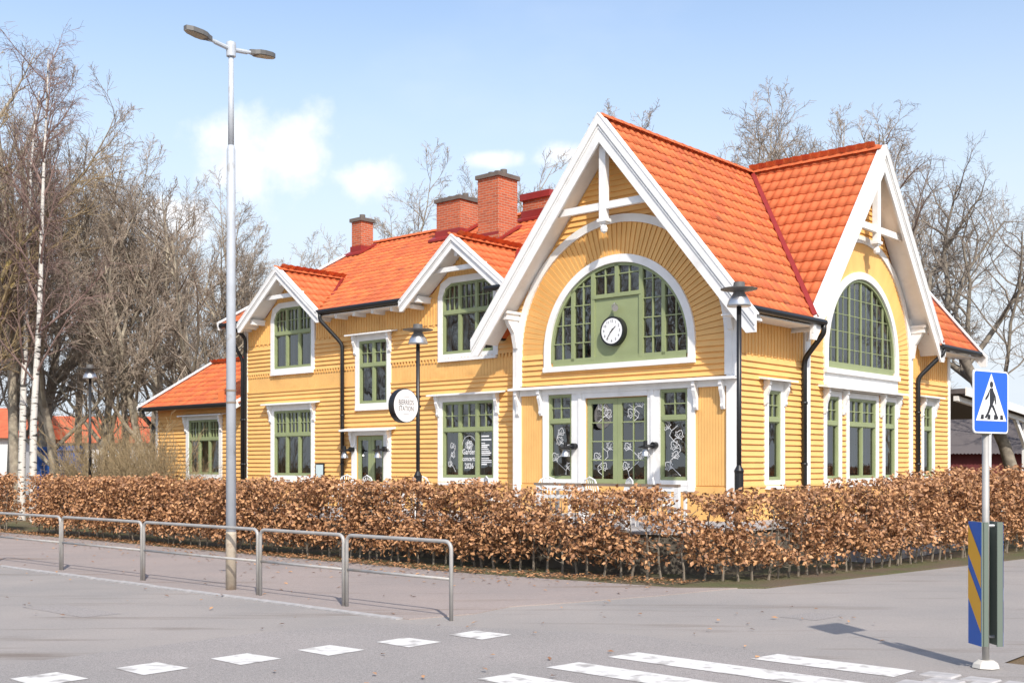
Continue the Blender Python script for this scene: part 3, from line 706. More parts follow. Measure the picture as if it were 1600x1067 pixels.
window(FW, *wingH['W2'], 3, 5.99, 3, 2, None, chamfer=.34)
window(FW, *wingH['W3'], 2, 4.80, 2, 2, 5.68)
window(FW, *wingH['W4'], 3, 5.99, 3, 2, None, chamfer=.34)
w5 = window(FW, *wingH['W5'], 3, 2.90, 2, 2, 3.83)
for (txt, sz, u, v, al) in (('Garden', .20, -8.1, 2.32, 'CENTER'), ('concerts', .17, -8.1, 2.14, 'CENTER'), ('2026', .20, -8.1, 1.95, 'CENTER')):
    o = link('window_lettering', text_mesh(txt, sz, M_paintwhite, 'lettering', .001, al, bold=.002), w5); o.location = FW(u, v, -.02); o.rotation_euler = (R(90), 0, 0); o.scale = (.8, 1, 1)
tr = MB()
for k in range(7): leaf_drawing(tr, FW, -8.1+.05*math.cos(k*.9), 2.5+.04*math.sin(k*.9), .09, k*.9-1.5, -.022)
ribbon(tr, FW, [(-8.1, 2.4), (-8.1, 2.55)], .02, -.022); ribbon(tr, FW, [(-8.1+.24*math.cos(t/10*math.pi), 2.5+.24*math.sin(t/10*math.pi)) for t in range(11)], .01, -.022)
tr.build('tree_emblem', M_paintwhite, w5); tr = MB()
rd = random.Random(5); z = 2.72
while z > 1.95:
    ribbon(tr, FW, [(-7.66, z), (-7.66+rd.uniform(.12, .36), z)], .022 if rd.random() < .6 else .035, -.022); z -= rd.choice((.05, .05, .09))
tr.build('poster_print', M_paintwhite, w5); vine(FW, -8.9, -8.5, 1.8, 2.5, 3, 8, w5)
cm = MB(); pts = [(-9.0+.30*(i/12)*1.0, .03*math.sin(i*1.9)) for i in range(13)]
for i in range(12): cm.add([FW(pts[i][0], 1.75, -.32+pts[i][1]), FW(pts[i+1][0], 1.75, -.32+pts[i+1][1]), FW(pts[i+1][0]*.25+(-9.0)*.75+.06, 2.8, -.32+pts[i+1][1]), FW(pts[i][0]*.25+(-9.0)*.75+.06, 2.8, -.32+pts[i][1])], [(0,1,2,3)])
cm.build('curtain', M_curt, w5)
# wing door
wd_ = empty('door', (-11.93, .24, .85)); wd_.parent = ST
for (a, b) in ((-12.51, -11.95), (-11.94, -11.355)):
    lf = glazed_leaf(FW, a, b, .86, 2.80, 1.45, 1, 1, 'door_leaf', wd_, diag=False); sub_to(lf, wd_)
    c = MB(); c.box(a+.14, a+.3, 1.46, 2.66, -.25, -.23, FW); sub_to(c.build('curtain', M_curt, lf), empty) if False else c.build('curtain', M_curt, lf)
ds = MB(); ds.box(-12.70, -12.525, .9, 2.97, 0, .055, FW); ds.box(-11.34, -11.03, .9, 2.97, 0, .055, FW); ds.box(-12.70, -11.03, 2.815, 2.97, .001, .06, FW)
ds.prism([FW(-12.9, 2.98, 0), FW(-12.9, 3.03, 0), FW(-12.9, 2.98, .36), FW(-12.9, 2.93, .36)], (2.05, 0, 0)); ds.build('door_surround', M_white, ST)
for u in (-12.64, -11.1): bracket(FW, u, 2.93, ST)

# ---- roofs ---------------------------------------------------------------
TW, TL = .25, .375
def tile_geo():
    n = 8; v = []; f = []
    for (y, lift) in ((-.03, .036), (TL, .010)):
        for i in range(n+1):
            x = TW*1.06*i/n; ph = 2*math.pi*i/n
            v.append((x, y, lift+.017*math.sin(ph-.6)))
    for i in range(n): f.append((i, i+1, n+2+i, n+1+i))
    o = len(v)
    for i in range(n+1): x, y, z = v[i]; v.append((x, y+.004, z-.028))
    for i in range(n): f.append((o+i, o+i+1, i+1, i))
    return v, f
TV, TF = tile_geo()
tile_me = bpy.data.meshes.new('roof_tile'); tile_me.from_pydata(TV, [], TF); tile_me.materials.append(M_tile); tile_me.polygons.foreach_set('use_smooth', [True]*len(TF))
TVn = np.array(TV); TFn = np.array(TF)
tile_budget = [290]
def slope(name, O, ex, ey, poly, keep=lambda s, t: True, single=None, parent=ST, thick=.1):
    """roof slab with tiles; poly in (s,t) roof coordinates"""
    O, ex, ey = Vector(O), Vector(ex).normalized(), Vector(ey).normalized(); ez = ex.cross(ey)
    if ez.z < 0: ez = -ez; flip = True
    else: flip = False
    mb = MB(); mb.prism([O+ex*s+ey*t-ez*thick for s, t in poly], ez*thick); slab = mb.build(name, [M_tiles], parent)
    s0 = min(p[0] for p in poly); s1 = max(p[0] for p in poly); t0 = min(p[1] for p in poly); t1 = max(p[1] for p in poly)
    vs = []; fs = []; cnt = 0
    nt = int(math.ceil((t1-t0)/TL)); ns = int(math.ceil((s1-s0)/TW))
    Mx = Matrix((ex, ey, ez)).transposed()
    M3 = np.array([[Mx[i][j] for j in range(3)] for i in range(3)])
    def inside(s, t):
        r = scan([(p[1], p[0]) for p in poly], s); return any(a <= t <= b for a, b in r)
    for j in range(nt):
        for i in range(ns):
            s, t = s0+i*TW, t0+j*TL
            if not inside(s+TW/2, min(t+TL*.5, t1-.01)) or not keep(s+TW/2, t+TL/2): continue
            if s+TW*1.03 > s1+.02: continue
            loc = O+ex*s+ey*t+ez*(-.008+random.uniform(0, .005))
            if single and tile_budget[0] > 0 and single(s, t):
                o = link('roof_tile', tile_me, slab)
                m = Mx.to_4x4() if not flip else Matrix((ex, ey, ez)).transposed().to_4x4()
                m.translation = loc; o.matrix_local = m; tile_budget[0] -= 1
            else:
                p = TVn@M3.T+np.array(loc); fs.append(TFn+len(vs)*len(TV)); vs.append(p)
    if vs:
        o = np_mesh('roof_tiles', np.concatenate(vs), np.concatenate(fs), M_tiles, slab); tag(o, kind='stuff'); o.data.polygons.foreach_set('use_smooth', [True]*len(o.data.polygons))
    return slab
def ridge(p, q, parent, n=None, r=.12):
    p, q = Vector(p), Vector(q); L = (q-p).length; n = n or max(1, round(L/.36)); d = (q-p)/n
    e = d.normalized(); side = e.cross(Vector((0,0,1))).normalized(); up = side.cross(e)
    me = None; l = d.length
    mb = MB(); k = 7
    for i, (x, rr) in enumerate(((-.03, r*1.12), (l, r*.95))):
        for j in range(k):
            t = math.pi*j/(k-1); mb.v.append((x, math.cos(t)*rr, math.sin(t)*rr*.8))
    for j in range(k-1): mb.f.append((j, j+1, k+j+1, k+j))
    mb.f.append(tuple(range(k))); 
    me = bpy.data.meshes.new('ridge_tile'); me.from_pydata(mb.v, [], mb.f); me.materials.append(M_tile)
    for i in range(n):
        o = link('ridge_tile', me, parent); m = Matrix((e, side, up)).transposed().to_4x4(); m.translation = p+d*i; o.matrix_local = m
RZ = 9.77; SL = 1.223; EA = 3.72   # hall roof: ridge height, slope, half width to the eave
EZ = RZ-SL*EA
uy = Vector((0, 0, 0))
TT = math.hypot(EA, EA*SL)
LEN = 12.65+.6
# right slope of the hall: eave at local x=.62, s runs along +y
vb0, vb1 = BC-EA+.6, BC+EA+.6
rA = slope('hall_roof', (-3.1+EA, -.6, EZ), (0, 1, 0), (-EA, 0, EA*SL), [(0, 0), (vb0, 0), (BC+.6, TT), (0, TT)], single=lambda s, t: s < 1.4)
slope('hall_roof', (-3.1+EA, -.6, EZ), (0, 1, 0), (-EA, 0, EA*SL), [(vb1, 0), (LEN, 0), (LEN, TT), (BC+.6, TT)])
slope('hall_roof', (-3.1-EA, -.6, EZ), (0, 1, 0), (EA, 0, EA*SL), [(0, 0), (.95, 0), (7.5, TT-.1), (LEN, TT), (0, TT)], keep=lambda s, t: True)
# side gable slopes; s runs along local x from the crossing to the verge
LB = 3.1+.52
rB = slope('side_gable_roof', (-3.1, BC-EA, EZ), (1, 0, 0), (0, EA, EA*SL), [(EA, 0), (LB, 0), (LB, TT), (0, TT)] if LB > EA else [(LB, TT*(1-LB/EA)), (LB, TT), (0, TT)], single=lambda s, t: True)
slope('side_gable_roof', (-3.1, BC+EA, EZ), (1, 0, 0), (0, -EA, EA*SL), [(LB, TT*(1-LB/EA)), (LB, TT), (0, TT)])
ridge((-3.1, -.6, RZ+.02), (-3.1, 12.65, RZ+.02), rA); ridge((-3.1+LB, BC, RZ+.02), (-3.0, BC, RZ+.02), rB)
# remaining single tiles go to the hall slope facing the side path: rebuild a front band as objects
# wing
WE, WZ, WS = -.25, 6.42, .55; WR = 5.9; WRZ = WZ+WS*(WR-WE); TWg = math.hypot(WR-WE, WRZ-WZ)
def hall_z(x): return RZ-SL*abs(x+3.1)
def keep_wing(s, t):
    x = -18.4+s; z = WZ+t*(WRZ-WZ)/TWg; y = WE+t*(WR-WE)/TWg
    for c in (-15.46, -8.1):
        if abs(x-c) < (7.8-z)/.785-.05: return False
    return z > hall_z(x)-.15
NT = (7.74-WZ)/(WRZ-WZ)*TWg
rW = slope('wing_roof', (-18.4, WE, WZ), (1, 0, 0), (0, WR-WE, WRZ-WZ), [(0, 0), (1.09, 0), (2.94, NT), (4.79, 0), (8.45, 0), (10.3, NT), (12.15, 0), (12.2, 0), (14.8, TWg), (0, TWg)], keep=keep_wing)
slope('wing_roof', (-18.4, 2*WR-WE, WZ), (1, 0, 0), (0, -(WR-WE), WRZ-WZ), [(0, 0), (12.2, 0), (14.8, TWg), (0, TWg)])
ridge((-18.4, WR, WRZ+.02), (-4.2, WR, WRZ+.02), rW)
# wall dormers
def dormer(c):
    HW = 1.85; PZ = 7.80; sl = .785; yb = (PZ-WZ)/WS+WE; T = math.hypot(HW, HW*sl)
    for sg in (-1, 1):
        O = (c+sg*HW, WE-.02, PZ-HW*sl); L_ = yb-WE+.02
        # triangular-ish slope: at the eave only the overhang, at the ridge the full run to the wing roof
        poly = [(0, 0), (.28, 0), (L_, T), (0, T)]
        r = slope('dormer_roof', O, (0, 1, 0), (-sg*HW, 0, HW*sl), poly, single=(lambda s, t: True) if sg == 1 else None)
        fl = MB(); a = Vector((c+sg*HW, WE+.24, PZ-HW*sl+.09)); b = Vector((c, yb, PZ+.09)); fl.tube([a, b], .06, 4); fl.build('valley_flashing', M_redmetal, r)
    ridge((c, WE-.02, PZ+.02), (c, yb+.1, PZ+.02), r)
    barge(((c-HW-.12, WE-.02, PZ-(HW+.12)*sl), (c, WE-.02, PZ)), ((c+HW+.12, WE-.02, PZ-(HW+.12)*sl), (c, WE-.02, PZ)), (0, -1, 0), .26, 'dormer')
    sf = MB()
    for sg in (-1, 1): sf.prism([(c, WE, PZ-.14), (c, .3, PZ-.14), (c+sg*HW, .3, PZ-.14-HW*sl), (c+sg*HW, WE, PZ-.14-HW*sl)], (0, 0, .03))
    sf.build('soffit', M_white, ST)
    tb = MB(); tb.box(c-1.0, c+1.0, -.16, -.08, 6.98, 7.10); tb.box(c-.06, c+.06, -.18, -.06, 7.35, 7.66)
    tb.build('tie_beam', M_white, ST)
    bk = MB()
    for sg in (-1, 1): bk.box(c+sg*1.45-.07, c+sg*1.45+.07, -.2, .3, 6.30, 6.46)
    bk.build('eave_bracket', M_white, ST)
def barge(l1, l2, n, h, kind, parent=ST, t=.055):
    n = Vector(n)
    for (foot, peak) in (l1, l2):
        f, p = Vector(foot), Vector(peak); d = (p-f).normalized(); dn_ = Vector((0, 0, -1)); perp = (dn_-d*dn_.dot(d)).normalized(); up = Vector((0, 0, .06))
        mb = MB()
        vdrop = lambda k: Vector((0, 0, -k/abs(perp.z)))
        vd = h/abs(perp.z); cut = min(vd*.98, h*.92); tt = (vd-cut)/max(d.z, .1)
        mb.prism([f+up, p+up, p+up+vdrop(h), f+up+vdrop(h)+d*tt, f+up-Vector((0, 0, cut))], n*t)
        mb.prism([f+up+n*t, p+up+n*t, p+up+n*t+vdrop(h*.36), f+up+n*t+vdrop(h*.36)], n*.04)
        mb.prism([f+up+n*t+vdrop(h*.44), p+up+n*t+vdrop(h*.44), p+up+n*t+vdrop(h*.5), f+up+n*t+vdrop(h*.5)], n*.02)
        mb.prism([f+up-n*.1, p+up-n*.1, p+up-n*.1+Vector((0,0,.03)), f+up-n*.1+Vector((0,0,.03))], n*(t+.15))
        mb.build('bargeboard', M_white, parent)
for c in (-15.46, -8.1): dormer(c)
BO = .64
barge(((-3.1-3.95, -BO, RZ+.03-SL*3.95), (-3.1, -BO, RZ+.03)), ((-3.1+3.95, -BO, RZ+.03-SL*3.95), (-3.1, -BO, RZ+.03)), (0, -1, 0), .40, 'hall')
barge(((.56, BC-3.86, RZ+.03-SL*3.86), (.56, BC, RZ+.03)), ((.56, BC+3.86, RZ+.03-SL*3.86), (.56, BC, RZ+.03)), (1, 0, 0), .40, 'side')
barge(((-3.1-3.9, 12.65, RZ+.03-SL*3.9), (-3.1, 12.65, RZ+.03)), ((-3.1+3.9, 12.65, RZ+.03-SL*3.9), (-3.1, 12.65, RZ+.03)), (0, 1, 0), .30, 'rear')
barge(((-18.42, WE-.1, WZ-.03), (-18.42, WR, WRZ+.03)), ((-18.42, 2*WR-WE, WZ-.03), (-18.42, WR, WRZ+.03)), (-1, 0, 0), .24, 'wing')
# soffits and gable trusses
def soffit(pts, parent=ST):
    mb = MB(); mb.prism(pts, (0, 0, .03)); return mb.build('soffit', M_white, parent)
k = .26
for sg in (-1, 1):
    soffit([(-3.1, -.6, RZ-k), (-3.1, 0, RZ-k), (-3.1+sg*3.72, 0, EZ-k), (-3.1+sg*3.72, -.6, EZ-k)])
    soffit([(.52, BC, RZ-k), (0, BC, RZ-k), (0, BC+sg*3.72, EZ-k), (.52, BC+sg*3.72, EZ-k)])
def soffit_boards(c, fr_pt, sg):
    mb = MB()
    for i in range(1, 26):
        t = i/26; mb.box(*fr_pt(t))
    return mb
def truss(fr, c, w):
    tr_ = MB(); tr_.box(c-1.52, c+1.52, 7.74, 7.90, w-.05, w+.05, fr); tr_.build('tie_beam', M_white, ST)
    kp = MB(); kp.box(c-.09, c+.09, 7.42, 9.45, w-.07, w+.07, fr); kp.box(c-.13, c+.13, 7.46, 7.53, w-.1, w+.1, fr); kp.box(c-.12, c+.12, 9.22, 9.3, w-.1, w+.1, fr)
    p = Vector(fr(c, 7.33, w)); kp.lathe([(.0, -.13), (.07, -.09), (.09, -.02), (.06, .05), (.05, .1)], p, 10); kp.build('king_post', M_white, ST)
truss(FA, AC, .50); truss(FB, BC, .40)
def gable_bracket(fr, u, sg, w):
    mb = MB(); mb.box(u-.09, u+.09, 5.52, 5.66, 0, w, fr); mb.box(u-.13, u+.13, 5.66, 5.72, 0, w+.05, fr)
    pts = [(0, 5.52), (w*.85, 5.52), (w*.75, 5.42), (w*.4, 5.2), (.12, 4.85), (0, 4.8)]
    mb.prism([fr(u-.06, z, ww) for ww, z in pts], Vector(fr(u+.06, 0, 0))-Vector(fr(u-.06, 0, 0))); mb.build('gable_bracket', M_white, ST)
for u in (-6.12, -.08): gable_bracket(FA, u, 1, .52)
for u in (BC-3.0, BC+3.0): gable_bracket(FB, u, 1, .44)
se = MB()
for y0, y1 in ((-.6, 2.5), (BC+3.72, 12.6)): se = MB(); se.box(0.0, .58, y0, y1, 5.17-.1, 5.2-.1); se.build('eave_soffit', M_white, ST)
for x0, x1 in ((-18.3, -17.2), (-13.72, -9.84), (-6.4, -6.3)): se = MB(); se.box(x0, x1, WE+.05, .3, 6.26, 6.29); se.build('eave_soffit', M_white, ST)
for i in range(16):
    x = -17.6+i*.78
    if min(abs(x+15.46), abs(x+8.1)) < 1.7: continue
    mb = MB(); mb.box(x-.05, x+.05, WE+.1, .32, 6.16, 6.26); mb.build('rafter_end', M_white, ST)
# gutters, downpipes, valleys
def gutter(p, q, parent=ST):
    mb = MB(); mb.tube([p, q], .075, 8); return mb.build('gutter', M_black, parent)
gutter((.66, -.5, EZ-.04), (.66, 2.75, EZ-.04)); gutter((.66, BC+3.55, EZ-.04), (.66, 12.6, EZ-.04)); gutter((-6.84, -.55, EZ-.04), (-6.84, .3, EZ-.04))
for a, b in ((-18.4, -17.35), (-13.6, -9.98), (-6.95, -6.3)): gutter((a, WE-.05, WZ-.05), (b, WE-.05, WZ-.05))
def pipe(pts, r=.055):
    mb = MB(); P = [Vector(p) for p in pts]; out = [P[0]]
    for i in range(1, len(P)-1):
        a = (P[i-1]-P[i]).normalized(); b = (P[i+1]-P[i]).normalized(); l = min(.14, (P[i-1]-P[i]).length*.4, (P[i+1]-P[i]).length*.4)
        out += [P[i]+a*l, P[i]+a*l*.4+b*l*.4*.3, P[i]+b*l*.4+a*l*.12, P[i]+b*l]
    out.append(P[-1]); mb.tube(out, r, 10)
    for z in (2.0, 3.4): 
        if P[-1].z < z < P[-2].z: mb.tube([(P[-1].x, P[-1].y, z-.03), (P[-1].x, P[-1].y, z+.03)], r*1.25, 10)
    return mb.build('downpipe', M_black, ST, smooth=True)
pipe([(-13.45, WE-.05, WZ-.08), (-13.45, WE-.05, 6.15), (-13.02, .18, 5.45), (-13.02, .18, .8)]); pipe([(-18.05, WE-.05, WZ-.08), (-18.05, WE, 6.1), (-17.93, .2, 5.3), (-17.93, .2, .8)])
pipe([(-17.82, WE-.05, WZ-.1), (-17.78, .2, 6.0), (-17.78, .18, .8)])
pipe([(.66, 2.7, EZ-.06), (.66, 2.7, 4.95), (.1, 2.86, 4.4), (.1, 2.86, .8)], .062); pipe([(.66, BC+3.75, EZ-.06), (.64, BC+3.7, 5.0), (.1, 9.42, 4.35), (.1, 9.42, .8)], .062)
for (p, q) in (((-3.1+EA, BC-EA, EZ+.07), (-3.1, BC, RZ+.07)), ((-3.1+EA, BC+EA, EZ+.07), (-3.1, BC, RZ+.07))):
    mb = MB(); mb.tube([p, q], .085, 5); mb.build('valley_flashing', M_redmetal, rA)
# chimneys
M_cap = mat('chimney_cap', (0.13, 0.11, 0.095), .9, var=.2)
def chimney(x, y, wx, wy, z0, z1, pots, flare=False, redcap=False):
    mb = MB(); mb.box(-wx/2, wx/2, -wy/2, wy/2, z0, z1)
    if flare:
        for i in range(4): e = .05*(4-i); mb.box(-wx/2-e, wx/2+e, -wy/2-e*.5, wy/2+e*.5, z0, z0+1.05-(3-i)*0+.0+ -(3-i)*.12 if i else z0+.7)
    c = mb.build('chimney', M_brick, ST, loc=(x, y, 0))
    cp = MB()
    if redcap: cp.box(-wx/2-.07, wx/2+.07, -wy/2-.07, wy/2+.07, z1, z1+.2)
    else: cp.box(-wx/2-.06, wx/2+.06, -wy/2-.06, wy/2+.06, z1, z1+.12)
    cp.build('chimney_cap', M_redmetal if redcap else M_cap, c)
    for i in range(pots):
        p = MB(); px = (i-(pots-1)/2)*wx*.3; p.tube([(px, 0, z1+.12), (px, 0, z1+.28)], .1, 10); p.build('chimney_pot', M_cap, c)
    fl = MB(); zr = WRZ-abs(y-wy/2-WR)*WS
    fl.prism([(-wx/2-.18, -wy/2-.22, WZ+WS*(y-wy/2-.22-WE)+.06), (wx/2+.18, -wy/2-.22, WZ+WS*(y-wy/2-.22-WE)+.06), (wx/2+.18, wy/2, min(WZ+WS*(y+wy/2-WE), WRZ)+.06), (-wx/2-.18, wy/2, min(WZ+WS*(y+wy/2-WE), WRZ)+.06)], (0, 0, .07))
    fl.box(-wx/2-.04, wx/2+.04, -wy/2-.04, wy/2+.02, WZ+WS*(y-wy/2-WE), WZ+WS*(y-wy/2-WE)+.3)
    fl.build('flashing', M_redmetal, c)
chimney(-18.0, 5.25, .5, .55, 8.7, 10.45, 1); chimney(-13.35, 5.3, 1.05, .95, 8.6, 10.42, 3); chimney(-10.45, 4.0, .82, .85, 7.8, 10.45, 3, flare=True); chimney(-10.0, 5.7, 1.05, .95, 8.6, 10.05, 0, redcap=True)

# ---- annex at the far end --------------------------------------------------
AN = empty('annex', C0, ROT, 'low yellow annex with one window and orange roof at the end of the station wing', 'building')
FN = Frame('A', .8)
anx = tri_wall(FN, rect(-23.9, -17.9, .5, 3.9), [rect(-21.85, -20.05, 1.66, 3.5)], -.004, -.24, 'front_wall', WM, AN)
nb = len(BOARDS); BOARDS.clear(); siding(FN, rect(-23.8, -17.9, 1.2, 3.85), [rect(-22.05, -19.85, 1.5, 3.7)], 1.2, 3.85, anx)
for (s, fr, gm, par) in BOARDS: mb = MB(); board_mesh(mb, fr, gm); mb.build('siding_board', M_yel, par)
mb = MB(); mb.box(-23.9, -23.66, 1.04, 6.0, .5, 3.9); mb.box(-23.9, -18, 6.0, 6.2, .5, 3.9); mb.add([(-23.9, .8, 3.9), (-23.9, 6.2, 3.9), (-23.9, 3.4, 5.55)], [(0, 1, 2)]); mb.box(-23.6, -18, 1.8, 1.9, .5, 3.8); mb.build('end_walls', M_yelflat, AN)
box_part('corner_board', FN, -23.94, -23.8, .5, 3.8, 0, .05, M_white, AN)
window(FN, -21.85, -20.05, 1.66, 3.5, 3, 2.85, 3, 2, 3.66, parent=AN)
ne = MB()
NE, NZ, NR, NRZ = .38, 3.98, 3.4, 5.75; TN = math.hypot(NR-NE, NRZ-NZ)
rN = slope('roof', (-24.3, NE, NZ), (1, 0, 0), (0, NR-NE, NRZ-NZ), [(0, 0), (5.85, 0), (6.4, TN), (0, TN)], parent=AN)
slope('roof', (-24.3, 2*NR-NE, NZ), (1, 0, 0), (0, -(NR-NE), NRZ-NZ), [(0, 0), (6.4, 0), (6.4, TN), (0, TN)], parent=AN)
ridge((-24.3, NR, NRZ+.02), (-18, NR, NRZ+.02), rN)
barge(((-24.32, NE-.1, NZ-.03), (-24.32, NR, NRZ+.03)), ((-24.32, 2*NR-NE, NZ-.03), (-24.32, NR, NRZ+.03)), (-1, 0, 0), .2, 'annex', AN)
mb = MB(); mb.prism([(-18.46, NE-.1, NZ-.2), (-18.46, NE-.1, NZ+.06), (-18.2, NE+1.4, NZ+.95), (-18.2, NE+1.4, NZ+.7)], (.06, 0, 0)); mb.build('bargeboard', M_white, AN)
gutter((-24.3, NE-.05, NZ-.05), (-18.5, NE-.05, NZ-.05), AN)
mb = MB(); mb.tube([(-24.1, NE-.05, NZ-.08), (-24.08, NE, 3.7), (-23.98, .68, 3.35), (-23.98, .68, .4)], .05, 8); mb.build('downpipe', M_black, AN)

# ---- things fixed to the station -------------------------------------------
def on_station(o): o.location = C0; o.rotation_euler = (0, 0, ROT); return o
def at_station(name, p, label, cat, group=None, rz=0):
    q = W(-p[0], p[1], p[2]); return empty(name, q, ROT+rz, label, cat, group)
ck = at_station('wall_clock', FA(AC-.05, 5.04, .0), 'round station clock with white dial and black rim on the green panel', 'clock')
def disc(mb, r, y0, y1, n=36):
    pts = [(r*math.cos(2*math.pi*i/n), y0, r*math.sin(2*math.pi*i/n)) for i in range(n)]; mb.prism(pts, (0, y1-y0, 0))
m_ = MB(); disc(m_, .335, .0, -.14); m_.build('rim', M_black, ck)
M_dial = mat('clock_dial', (.8, .8, .8), .4)
m_ = MB(); disc(m_, .29, -.13, -.145); m_.build('dial', M_dial, ck)
for h in range(1, 13):
    t = R(90-h*30); o = link('numeral', text_mesh(str(h), .085, M_black, 'numeral', .001), ck); o.location = (.225*math.cos(t), -.147, .225*math.sin(t)); o.rotation_euler = (R(90), 0, 0)
def hand(L_, wd, ang, y):
    mb = MB(); d = Vector((math.sin(ang), 0, math.cos(ang))); s = Vector((d.z, 0, -d.x)); mb.prism([Vector((0, y, 0))-d*.06-s*wd, Vector((0, y, 0))+d*L_-s*wd*.6, Vector((0, y, 0))+d*L_+s*wd*.6, Vector((0, y, 0))-d*.06+s*wd], (0, -.006, 0)); mb.build('clock_hand', M_black, ck)
hand(.15, .014, R(48), -.149); hand(.23, .010, R(216), -.156)
def wall_lamp(p, label, group):
    e = at_station('wall_lamp', p, label, 'lamp', group)
    m1 = MB(); m1.tube([(0, 0, 0), (0, -.12, 0)], .075, 14); m1.tube([(0, -.1, 0), (-.14, -.2, .0)], .018, 8); m1.tube([(-.14, -.2, -.03), (-.14, -.2, .1)], .045, 10); m1.build('arm', M_black, e)
    m2 = MB(); m2.lathe([(.05, .0), (.15, -.03), (.17, -.045), (.165, -.055), (.045, -.05)], (-.14, -.2, 0), 16); m2.build('brim', M_black, e)
    m3 = MB(); m3.lathe([(.05, -.04), (.07, -.12), (.10, -.19), (.11, -.24), (.105, -.24), (.06, -.12)], (-.14, -.2, 0), 16); m3.build('shade', M_alu, e)
    return e
wall_lamp(FA(-4.28, 2.42, .05), 'black and silver wall lamp left of the green double door', None); wall_lamp(FA(-2.0, 2.42, .05), 'black and silver wall lamp right of the green double door', None)
wall_lamp(FW(-12.62, 2.42, .06), 'small black and silver wall lamp left of the wing door', None); wall_lamp(FW(-11.2, 2.42, .06), 'small black and silver wall lamp right of the wing door', None)
sp = at_station('spotlight', FA(AC, 5.55, 0), 'small grey spotlight above the clock', 'lamp'); m_ = MB(); m_.tube([(0, 0, .1), (0, -.1, .12), (0, -.16, .05)], .018, 8); m_.tube([(-.02, -.12, .06), (.09, -.2, -.01)], [.05, .075], 12); m_.build('spot_body', M_alu, sp)
mn = at_station('menu_board', FW(-14.11, 1.78, .04), 'small framed notice in a black frame beside the wing window', 'notice board')
m_ = MB(); m_.box(-.2, .2, -.04, 0, -.24, .24); m_.build('frame', M_black, mn); m_ = MB(); m_.box(-.165, .165, -.045, -.04, -.205, .205); m_.build('sheet', mat('pale_paper', (.55, .66, .66), .4), mn)

# ------------------------------------------------------------------ terrace
tm = MB()
tm.prism([W(18, -4.3, -.02), W(-.2, -4.3, -.02), W(-1.3, -3.6, -.02), W(-2.0, 13, -.02), W(18, 13, -.02)], (0, 0, .75)); tag(tm.build('terrace', M_plinth), kind='structure')
tm = MB(); tm.prism([W(18, -4.36, .732), W(-.22, -4.36, .732), W(-1.36, -3.63, .732), W(-2.06, 13, .732), W(18, 13, .732)], (0, 0, .05)); tag(tm.build('terrace_paving', M_deck), kind='structure')
sx = MB()
for i in range(3): sx.box(-.3, 2.3, -1.0-.0, -.02, .78+.0*i, .80) if False else None
stp = MB(); stp.box(-4.3, -1.95, -.9, -.03, .78, .86); on_station(tag(stp.build('door_step', M_deck), 'grey stone step below the green double door', 'step'))
# steps down to the side path seen through the thin hedge
for i in range(4):
    s_ = MB(); s_.box(1.3+i*.34, 1.66+i*.34, .8, 7.2, -.02, .62-i*.16); on_station(tag(s_.build('stone_step', M_deck), 'pale grey stone step along the side of the hall behind the hedge', 'step', 'stone steps beside the hall'))

# ------------------------------------------------------------------ lamp posts, sign, rails
def lamp_post(p, z0, ztop, label, group, collar=None):
    e = empty('lamp_post', (p[0], p[1], z0), 0, label, 'lamp post', group); h = ztop-z0
    m1 = MB(); m1.tube([(0, 0, 0), (0, 0, h-.25)], .045, 12); m1.build('pole', M_black, e, smooth=True)
    cz = collar if collar else .5
    m1 = MB(); m1.lathe([(.05, cz-.42), (.085, cz-.40), (.085, cz-.05), (.095, cz), (.05, cz+.08), (.045, cz+.1)], (0, 0, 0), 14); m1.build('collar', M_black, e)
    m2 = MB(); m2.lathe([(.0, h-.45), (.22, h-.45), (.225, h-.43), (.19, h-.33), (.12, h-.22), (.09, h-.16)], (0, 0, 0), 24); m2.build('lamp_shade', M_alu, e, smooth=True)
    m3 = MB(); m3.lathe([(.09, h-.18), (.34, h-.135), (.345, h-.12), (.11, h-.10), (.105, h), (0, h+.005)], (0, 0, 0), 24); m3.build('lamp_cap', M_headgrey, e)
    return e
L1 = (-2.14, 25.9); L2 = (4.25, 21.3); L3 = (-13.5, 36.4)
lamp_post(L1, .76, 5.18, 'black lamp post with silver shade carrying the round station sign', 'black lamp posts round the station', .98)
lamp_post(L2, .76, 5.40, 'black lamp post with silver shade at the corner of the station hall', 'black lamp posts round the station', 1.12)
lamp_post(L3, 0, 5.18, 'black lamp post with silver shade among the shrubs beyond the annex', 'black lamp posts round the station')
lamp_post((27.4, 62), 0, 4.7, 'thin black lamp post in front of the dark corrugated shed', 'black lamp posts round the station')
